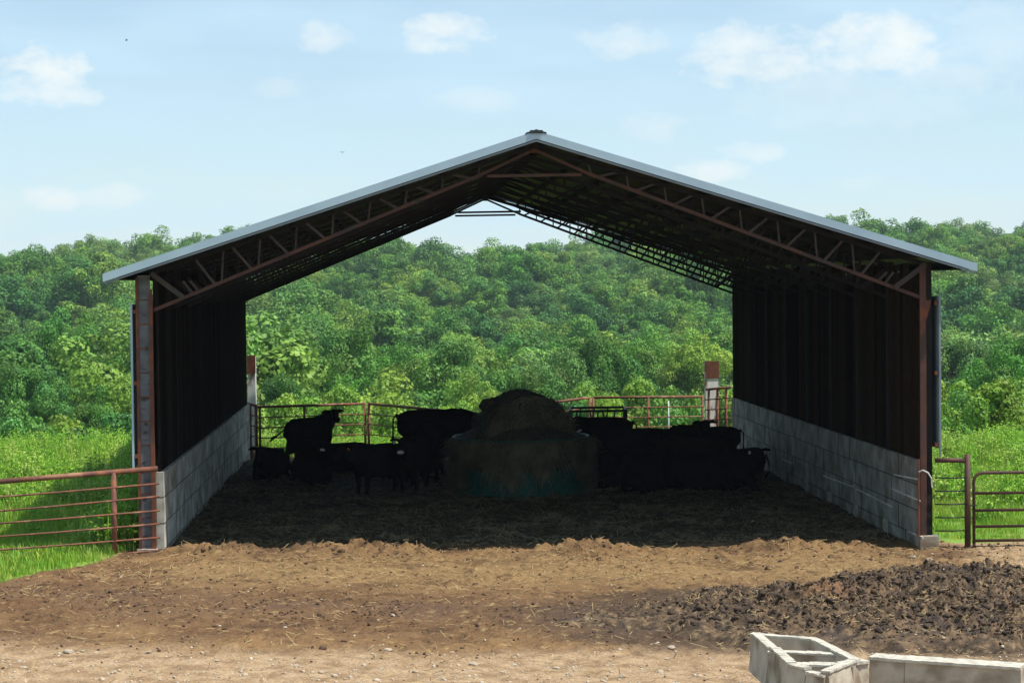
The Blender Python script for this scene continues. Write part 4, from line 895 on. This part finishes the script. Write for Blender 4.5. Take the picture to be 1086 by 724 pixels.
# drop what the near trees would collide with, keep a list of the largest in view for individual trees
random.shuffle(vis); vis.sort(key=lambda t: t[4]*(.8+.4*random.random())); solo = vis[:270]; mass = vis[270:]
for x, y, z, h, D in solo:
    band_ = 'valley' if D < 300 else 'slope'
    tree(P_far, x, y, h/13.2, 'broadleaf tree in the unbroken forest between the meadow trees and the skyline', group='forest trees on the near slope', sxy=random.uniform(.95, 1.22), trunk=D < 260)
sp_ = []
P_sky = P_far
me = bpy.data.meshes.new('hill_woods'); me.from_pydata([(x, y, z-.5) for x, y, z, h, D in mass], [], [])
at = me.attributes.new('scl', 'FLOAT', 'POINT'); at.data.foreach_set('value', [h/12.8 for x, y, z, h, D in mass])
woods = bpy.data.objects.new('hill_woods', me); COL.objects.link(woods); tag(woods, kind='stuff')
def scatter_gn(o, meshes, rot3=False, seed=1):
    ng = bpy.data.node_groups.new('scatter', 'GeometryNodeTree'); ng.interface.new_socket('Geometry', in_out='INPUT', socket_type='NodeSocketGeometry'); ng.interface.new_socket('Geometry', in_out='OUTPUT', socket_type='NodeSocketGeometry')
    gi = ng.nodes.new('NodeGroupInput'); go = ng.nodes.new('NodeGroupOutput'); L = ng.links; jn = ng.nodes.new('GeometryNodeJoinGeometry')
    for i, mm in enumerate(meshes):
        ob = bpy.data.objects.new('proto', mm); oi = ng.nodes.new('GeometryNodeObjectInfo'); oi.inputs['Object'].default_value = ob; oi.inputs['As Instance'].default_value = True; L.new(oi.outputs['Geometry'], jn.inputs[0])
    ip = ng.nodes.new('GeometryNodeInstanceOnPoints'); L.new(gi.outputs[0], ip.inputs['Points']); L.new(jn.outputs[0], ip.inputs['Instance']); ip.inputs['Pick Instance'].default_value = True
    rv = ng.nodes.new('FunctionNodeRandomValue'); rv.data_type = 'FLOAT_VECTOR'; rv.inputs[0].default_value = (-.12, -.12, 0) if rot3 else (0, 0, 0); rv.inputs[1].default_value = (.12, .12, 6.28) if rot3 else (0, 0, 6.28); rv.inputs['Seed'].default_value = seed
    L.new(rv.outputs[0], ip.inputs['Rotation'])
    na = ng.nodes.new('GeometryNodeInputNamedAttribute'); na.data_type = 'FLOAT'; na.inputs['Name'].default_value = 'scl'; L.new(na.outputs['Attribute'], ip.inputs['Scale'])
    L.new(ip.outputs[0], go.inputs[0]); md = o.modifiers.new('scatter', 'NODES'); md.node_group = ng
scatter_gn(woods, [p[0] for p in P_far], seed=3)
# ---------------------------------------------------------------- grass
def tuft(seed, n, h, w, spread, lean, m, kind=0):
    g = np.random.default_rng(seed); V = []; F_ = []; Cc = []
    for i in range(n):
        bx, by = g.normal(0, spread, 2); a = g.uniform(0, 6.28); hh = h*g.uniform(.5, 1.15); l = lean*g.uniform(.2, 1)*hh; dx, dy = math.cos(a), math.sin(a); ww = w*g.uniform(.6, 1.3)
        sx, sy = -dy*ww/2, dx*ww/2; o = len(V)
        V += [(bx-sx, by-sy, 0), (bx+sx, by+sy, 0), (bx+dx*l*.35-sx*.9, by+dy*l*.35-sy*.9, hh*.6), (bx+dx*l*.35+sx*.9, by+dy*l*.35+sy*.9, hh*.6), (bx+dx*l-sx*.15, by+dy*l-sy*.15, hh), (bx+dx*l+sx*.15, by+dy*l+sy*.15, hh)]
        F_ += [(o, o+1, o+3, o+2), (o+2, o+3, o+5, o+4)]; t = g.uniform(.7, 1.3); dry = g.random() < .16; Cc += [(t*(1.7 if dry else 1), t*(1.1 if dry else 1), t*.9)]*6
        if kind:
            for k in range(5):
                zz = hh*g.uniform(.25, .95); aa = g.uniform(0, 6.28); ls = .075*g.uniform(.6, 1.4); px, py = bx+dx*l*.5*zz/hh, by+dy*l*.5*zz/hh; ex, ey = math.cos(aa)*ls, math.sin(aa)*ls; o = len(V)
                V += [(px, py, zz), (px+ex*.5-ey*.3, py+ey*.5+ex*.3, zz+.02), (px+ex, py+ey, zz-.01), (px+ex*.5+ey*.3, py+ey*.5-ex*.3, zz+.02)]; F_ += [(o, o+1, o+2, o+3)]; t2_ = g.uniform(.8, 1.25); Cc += [(t2_, t2_, t2_*.9)]*4
    return npmesh('tuft', np.array(V, float), np.array(F_), m, col=np.array(Cc), attr='tone', link=False).data
T_low = [tuft(i, 60, .15, .012, .15, .6, M['grass']) for i in range(3)]
T_mid = [tuft(10+i, 60, .42, .016, .17, .45, M['grass']) for i in range(3)]
T_weed = [tuft(20+i, 22, .70, .016, .16, .3, M['grass'], 1) for i in range(3)]
def points_obj(name, x, y, s):
    z = yard_z(x, y)-.015; me = bpy.data.meshes.new(name); me.from_pydata(np.stack([x, y, z], -1).tolist(), [], []); a = me.attributes.new('scl', 'FLOAT', 'POINT'); a.data.foreach_set('value', s.astype('f')); o = bpy.data.objects.new(name, me); COL.objects.link(o); return tag(o, kind='stuff')
gg = np.random.default_rng(77)
def gpts(n, dens):
    X = []; Y = []
    for (x0, x1, y0, y1, k) in ((-17, -6.4, -7, 10, .32), (-24, -6.4, 10, 50, .32), (6.4, 20, -1, 12, .13), (6.4, 30, 12, 50, .3), (-7, 11, 20.5, 45, .3)):
        m_ = int(n*k); X.append(gg.uniform(x0, x1, m_)); Y.append(gg.uniform(y0, y1, m_))
    x = np.concatenate(X); y = np.concatenate(Y); k = (gg.uniform(0, 1, len(x)) < dens(x, y)) & (grass_mask(x, y) > .45); return x[k], y[k]
away = lambda x, y: np.minimum(ss(.1, 2.2, (-6.3-x)*2+y+.4)*(x < 0)+(x > 0)*ss(.6, 4.5, y), 1)
x, y = gpts(15000, lambda x, y: 1+0*x); scatter_gn(points_obj('short_grass', x, y, gg.uniform(.7, 1.3, len(x))*(.6+.4*away(x, y))), T_low, True, 4)
x, y = gpts(20000, lambda x, y: away(x, y)*ss(-.5, .1, fbm(x, y, .5, 3, .5, 90.)+.15)); scatter_gn(points_obj('meadow_grass', x, y, gg.uniform(.5, 1.15, len(x))*(.45+.55*ss(-6.2, -8, x)*ss(0, 4, y)+.35*ss(8, 20, y)).clip(0, 1)*(.45+.55*ss(-2.5, 3.5, y))), T_mid, True, 5)
x, y = gpts(13000, lambda x, y: away(x, y)*ss(-.1, .35, fbm(x, y, .4, 3, .5, 95.)+.2*ss(5, 25, y))*(1-.75*(x > 0)*ss(14, 5, y))*(1-.97*(x < 0)*ss(6, 3, y))); scatter_gn(points_obj('meadow_weeds', x, y, gg.uniform(.5, 1.2, len(x))), T_weed, True, 6)
# leafy weeds climbing at the left post, yellow flowers
x = gg.normal(-6.85, .15, 40).clip(-7.2, -6.62); y = gg.uniform(.2, 1.6, 40); scatter_gn(points_obj('post_weeds', x, y, gg.uniform(.6, 1.2, 40)), T_weed, True, 8)
x, y = gpts(260, lambda x, y: (x > 0)*1.0*away(x, y)); z = yard_z(x, y)+gg.uniform(.3, .6, len(x)); fl = blobs('yellow_flowers', x, y, z, np.full(len(x), .022), M['flower'], 13, sub=1); tag(fl, kind='stuff')
def pobj2(name, x, y, s):
    o = points_obj(name, x, y, s); return o
scatter_gn(pobj2('trough_weeds', TRG[0], TRG[1], np.full(26, .42)), T_mid, True, 9)
# ---------------------------------------------------------------- birds (two specks over the trees)
for i, (u, v, Y_) in enumerate(((134, 43, 60), (363, 162, 50))):
    P = atY(u, v, Y_); b = MB(); b.tube([(-.06, 0, 0), (-.02, 0, 0), (.03, 0, 0), (.06, 0, .01)], [.006, .018, .016, .006], 8); o = b.build('bird', M['bird'], None, True, P)
    w = MB()
    for s in (-1, 1): w.add([(.04, 0, .01), (-.04, 0, .01), (-.03, s*.09, .03+i*.02), (.01, s*.10, .03+i*.02), (.04, 0, .018), (-.04, 0, .018), (-.03, s*.09, .036+i*.02), (.01, s*.10, .036+i*.02)], [(0, 1, 2, 3), (4, 7, 6, 5), (0, 3, 7, 4), (3, 2, 6, 7), (2, 1, 5, 6)])
    w.build('wings', M['bird'], o); tag(o, ('tiny dark bird high in the left sky above the large cloud' if i == 0 else 'tiny dark bird in the sky above the left roof slope'), 'bird'); o.rotation_euler.z = .6+i
# ---------------------------------------------------------------- light, sky, air
SUN = Vector((.49, -.16, 1.0)).normalized()
sl = bpy.data.lights.new('sun', 'SUN'); sl.energy = 4.4; sl.angle = R(.53); sl.color = (1, .955, .88); so = bpy.data.objects.new('sun', sl); COL.objects.link(so); so.rotation_euler = (SUN).to_track_quat('Z', 'Y').to_euler()
W = bpy.data.worlds.new('World'); scene.world = W; W.use_nodes = True; nt = W.node_tree; nt.nodes.clear(); L = nt.links
out = N(nt, 'ShaderNodeOutputWorld'); bg = N(nt, 'ShaderNodeBackground'); bg.inputs['Strength'].default_value = .090; sky = N(nt, 'ShaderNodeTexSky'); sky.sky_type = 'NISHITA'; sky.sun_disc = False
sky.sun_elevation = math.asin(SUN.z); sky.sun_rotation = math.atan2(SUN.x, SUN.y); sky.air_density = 1.0; sky.dust_density = .1; sky.ozone_density = 2.0; sky.altitude = 200
tc = N(nt, 'ShaderNodeTexCoord'); vec = tc.outputs['Generated']
def vm(op, a, b=None):
    n = N(nt, 'ShaderNodeVectorMath', operation=op); 
    for i, v in enumerate((a, b)):
        if v is None: continue
        if isinstance(v, (Vector, tuple)): n.inputs[i].default_value = tuple(v)
        else: L.new(v, n.inputs[i])
    return n
def mt(op, a, b=None, c=None, clamp=False):
    n = N(nt, 'ShaderNodeMath', operation=op); n.use_clamp = clamp
    for i, v in enumerate((a, b, c)):
        if v is None: continue
        if isinstance(v, (int, float)): n.inputs[i].default_value = v
        else: L.new(v, n.inputs[i])
    return n.outputs[0]
n1 = N(nt, 'ShaderNodeTexNoise'); n1.inputs['Scale'].default_value = 55; n1.inputs['Detail'].default_value = 7; n1.inputs['Roughness'].default_value = .6
st = N(nt, 'ShaderNodeMapping'); st.inputs['Scale'].default_value = (1, 1, 1.7); L.new(vec, st.inputs['Vector']); L.new(st.outputs[0], n1.inputs['Vector'])
nz = mt('SUBTRACT', n1.outputs['Fac'], .5)
clouds = [(50, 78, 48, 30, 1.0), (58, 98, 50, 16, .8), (338, 38, 34, 17, .6), (474, 38, 46, 23, .85), (290, 93, 36, 12, .25), (54, 209, 28, 13, .75), (118, 206, 34, 13, .5), (664, 42, 46, 18, .6), (796, 58, 66, 34, .85), (935, 48, 78, 34, .95), (1010, 84, 70, 24, .35), (870, 90, 90, 30, .3), (752, 182, 42, 13, .75), (806, 160, 36, 12, .6), (686, 135, 40, 18, .35), (500, 108, 50, 15, .3), (910, 110, 150, 26, .22), (1050, 40, 60, 40, .3), (915, 193, 25, 9, .25)]
acc = None
for (u, v, w, h, s_) in clouds:
    d0 = ray(u, v).normalized(); k = F
    df = vm('SUBTRACT', vec, d0); dx_ = vm('DOT_PRODUCT', df.outputs[0], r2*(k/w)).outputs['Value']; dy_ = vm('DOT_PRODUCT', df.outputs[0], u2*(k/h)).outputs['Value']
    # flat-ish base: below the centre falls off faster
    dd = mt('ADD', mt('MULTIPLY', dx_, dx_), mt('MULTIPLY', dy_, mt('MULTIPLY', dy_, 1.0)))
    f = mt('MULTIPLY', mt('SUBTRACT', mt('MULTIPLY_ADD', nz, 4.2, 1.1), dd), .42, None, True)
    f = mt('MULTIPLY', mt('MULTIPLY', f, mt('SUBTRACT', 2.0, f)), s_)
    acc = f if acc is None else mt('MAXIMUM', acc, f)
n2 = N(nt, 'ShaderNodeTexNoise'); n2.inputs['Scale'].default_value = 9; n2.inputs['Detail'].default_value = 6; s2 = N(nt, 'ShaderNodeMapping'); s2.inputs['Scale'].default_value = (1, 1, 5); L.new(vec, s2.inputs['Vector']); L.new(s2.outputs[0], n2.inputs['Vector'])
veil = mt('MULTIPLY_ADD', mt('MULTIPLY_ADD', n2.outputs['Fac'], 2.6, -.95, True),   .40, .42)
vx = N(nt, 'ShaderNodeMix', data_type='RGBA'); L.new(veil, vx.inputs['Factor']); L.new(sky.outputs[0], vx.inputs['A']); vx.inputs['B'].default_value = (4.9, 6.7, 7.9, 1)
mx = N(nt, 'ShaderNodeMix', data_type='RGBA'); L.new(acc, mx.inputs['Factor']); L.new(vx.outputs['Result'], mx.inputs['A']); mx.inputs['B'].default_value = (7.4, 7.7, 7.5, 1)
L.new(mx.outputs['Result'], bg.inputs['Color']); L.new(bg.outputs[0], out.inputs['Surface'])
HAZE = .00016
if HAZE:
    hz_ = MB().box(-400, 420, -60, 660, -45, 60).build('haze', None) if False else None
    m_ = bpy.data.materials.new('haze air'); m_.use_nodes = True; t_ = m_.node_tree; t_.nodes.clear(); o_ = t_.nodes.new('ShaderNodeOutputMaterial'); pv = t_.nodes.new('ShaderNodeVolumePrincipled')
    pv.inputs['Color'].default_value = (.72, .86, 1, 1); pv.inputs['Density'].default_value = HAZE; pv.inputs['Anisotropy'].default_value = .2; t_.links.new(pv.outputs[0], o_.inputs['Volume'])
    hb = MB().box(-720, 720, -75, 1420, -95, 48).build('haze', m_); tag(hb, kind='stuff')
scene.view_settings.view_transform = 'Standard'; scene.view_settings.look = 'None'; scene.view_settings.exposure = .55; scene.view_settings.gamma = 1; scene.view_settings.use_curve_mapping = False
scene.cycles.max_bounces = 10; scene.cycles.diffuse_bounces = 7; scene.cycles.volume_bounces = 0; scene.cycles.use_denoising = True
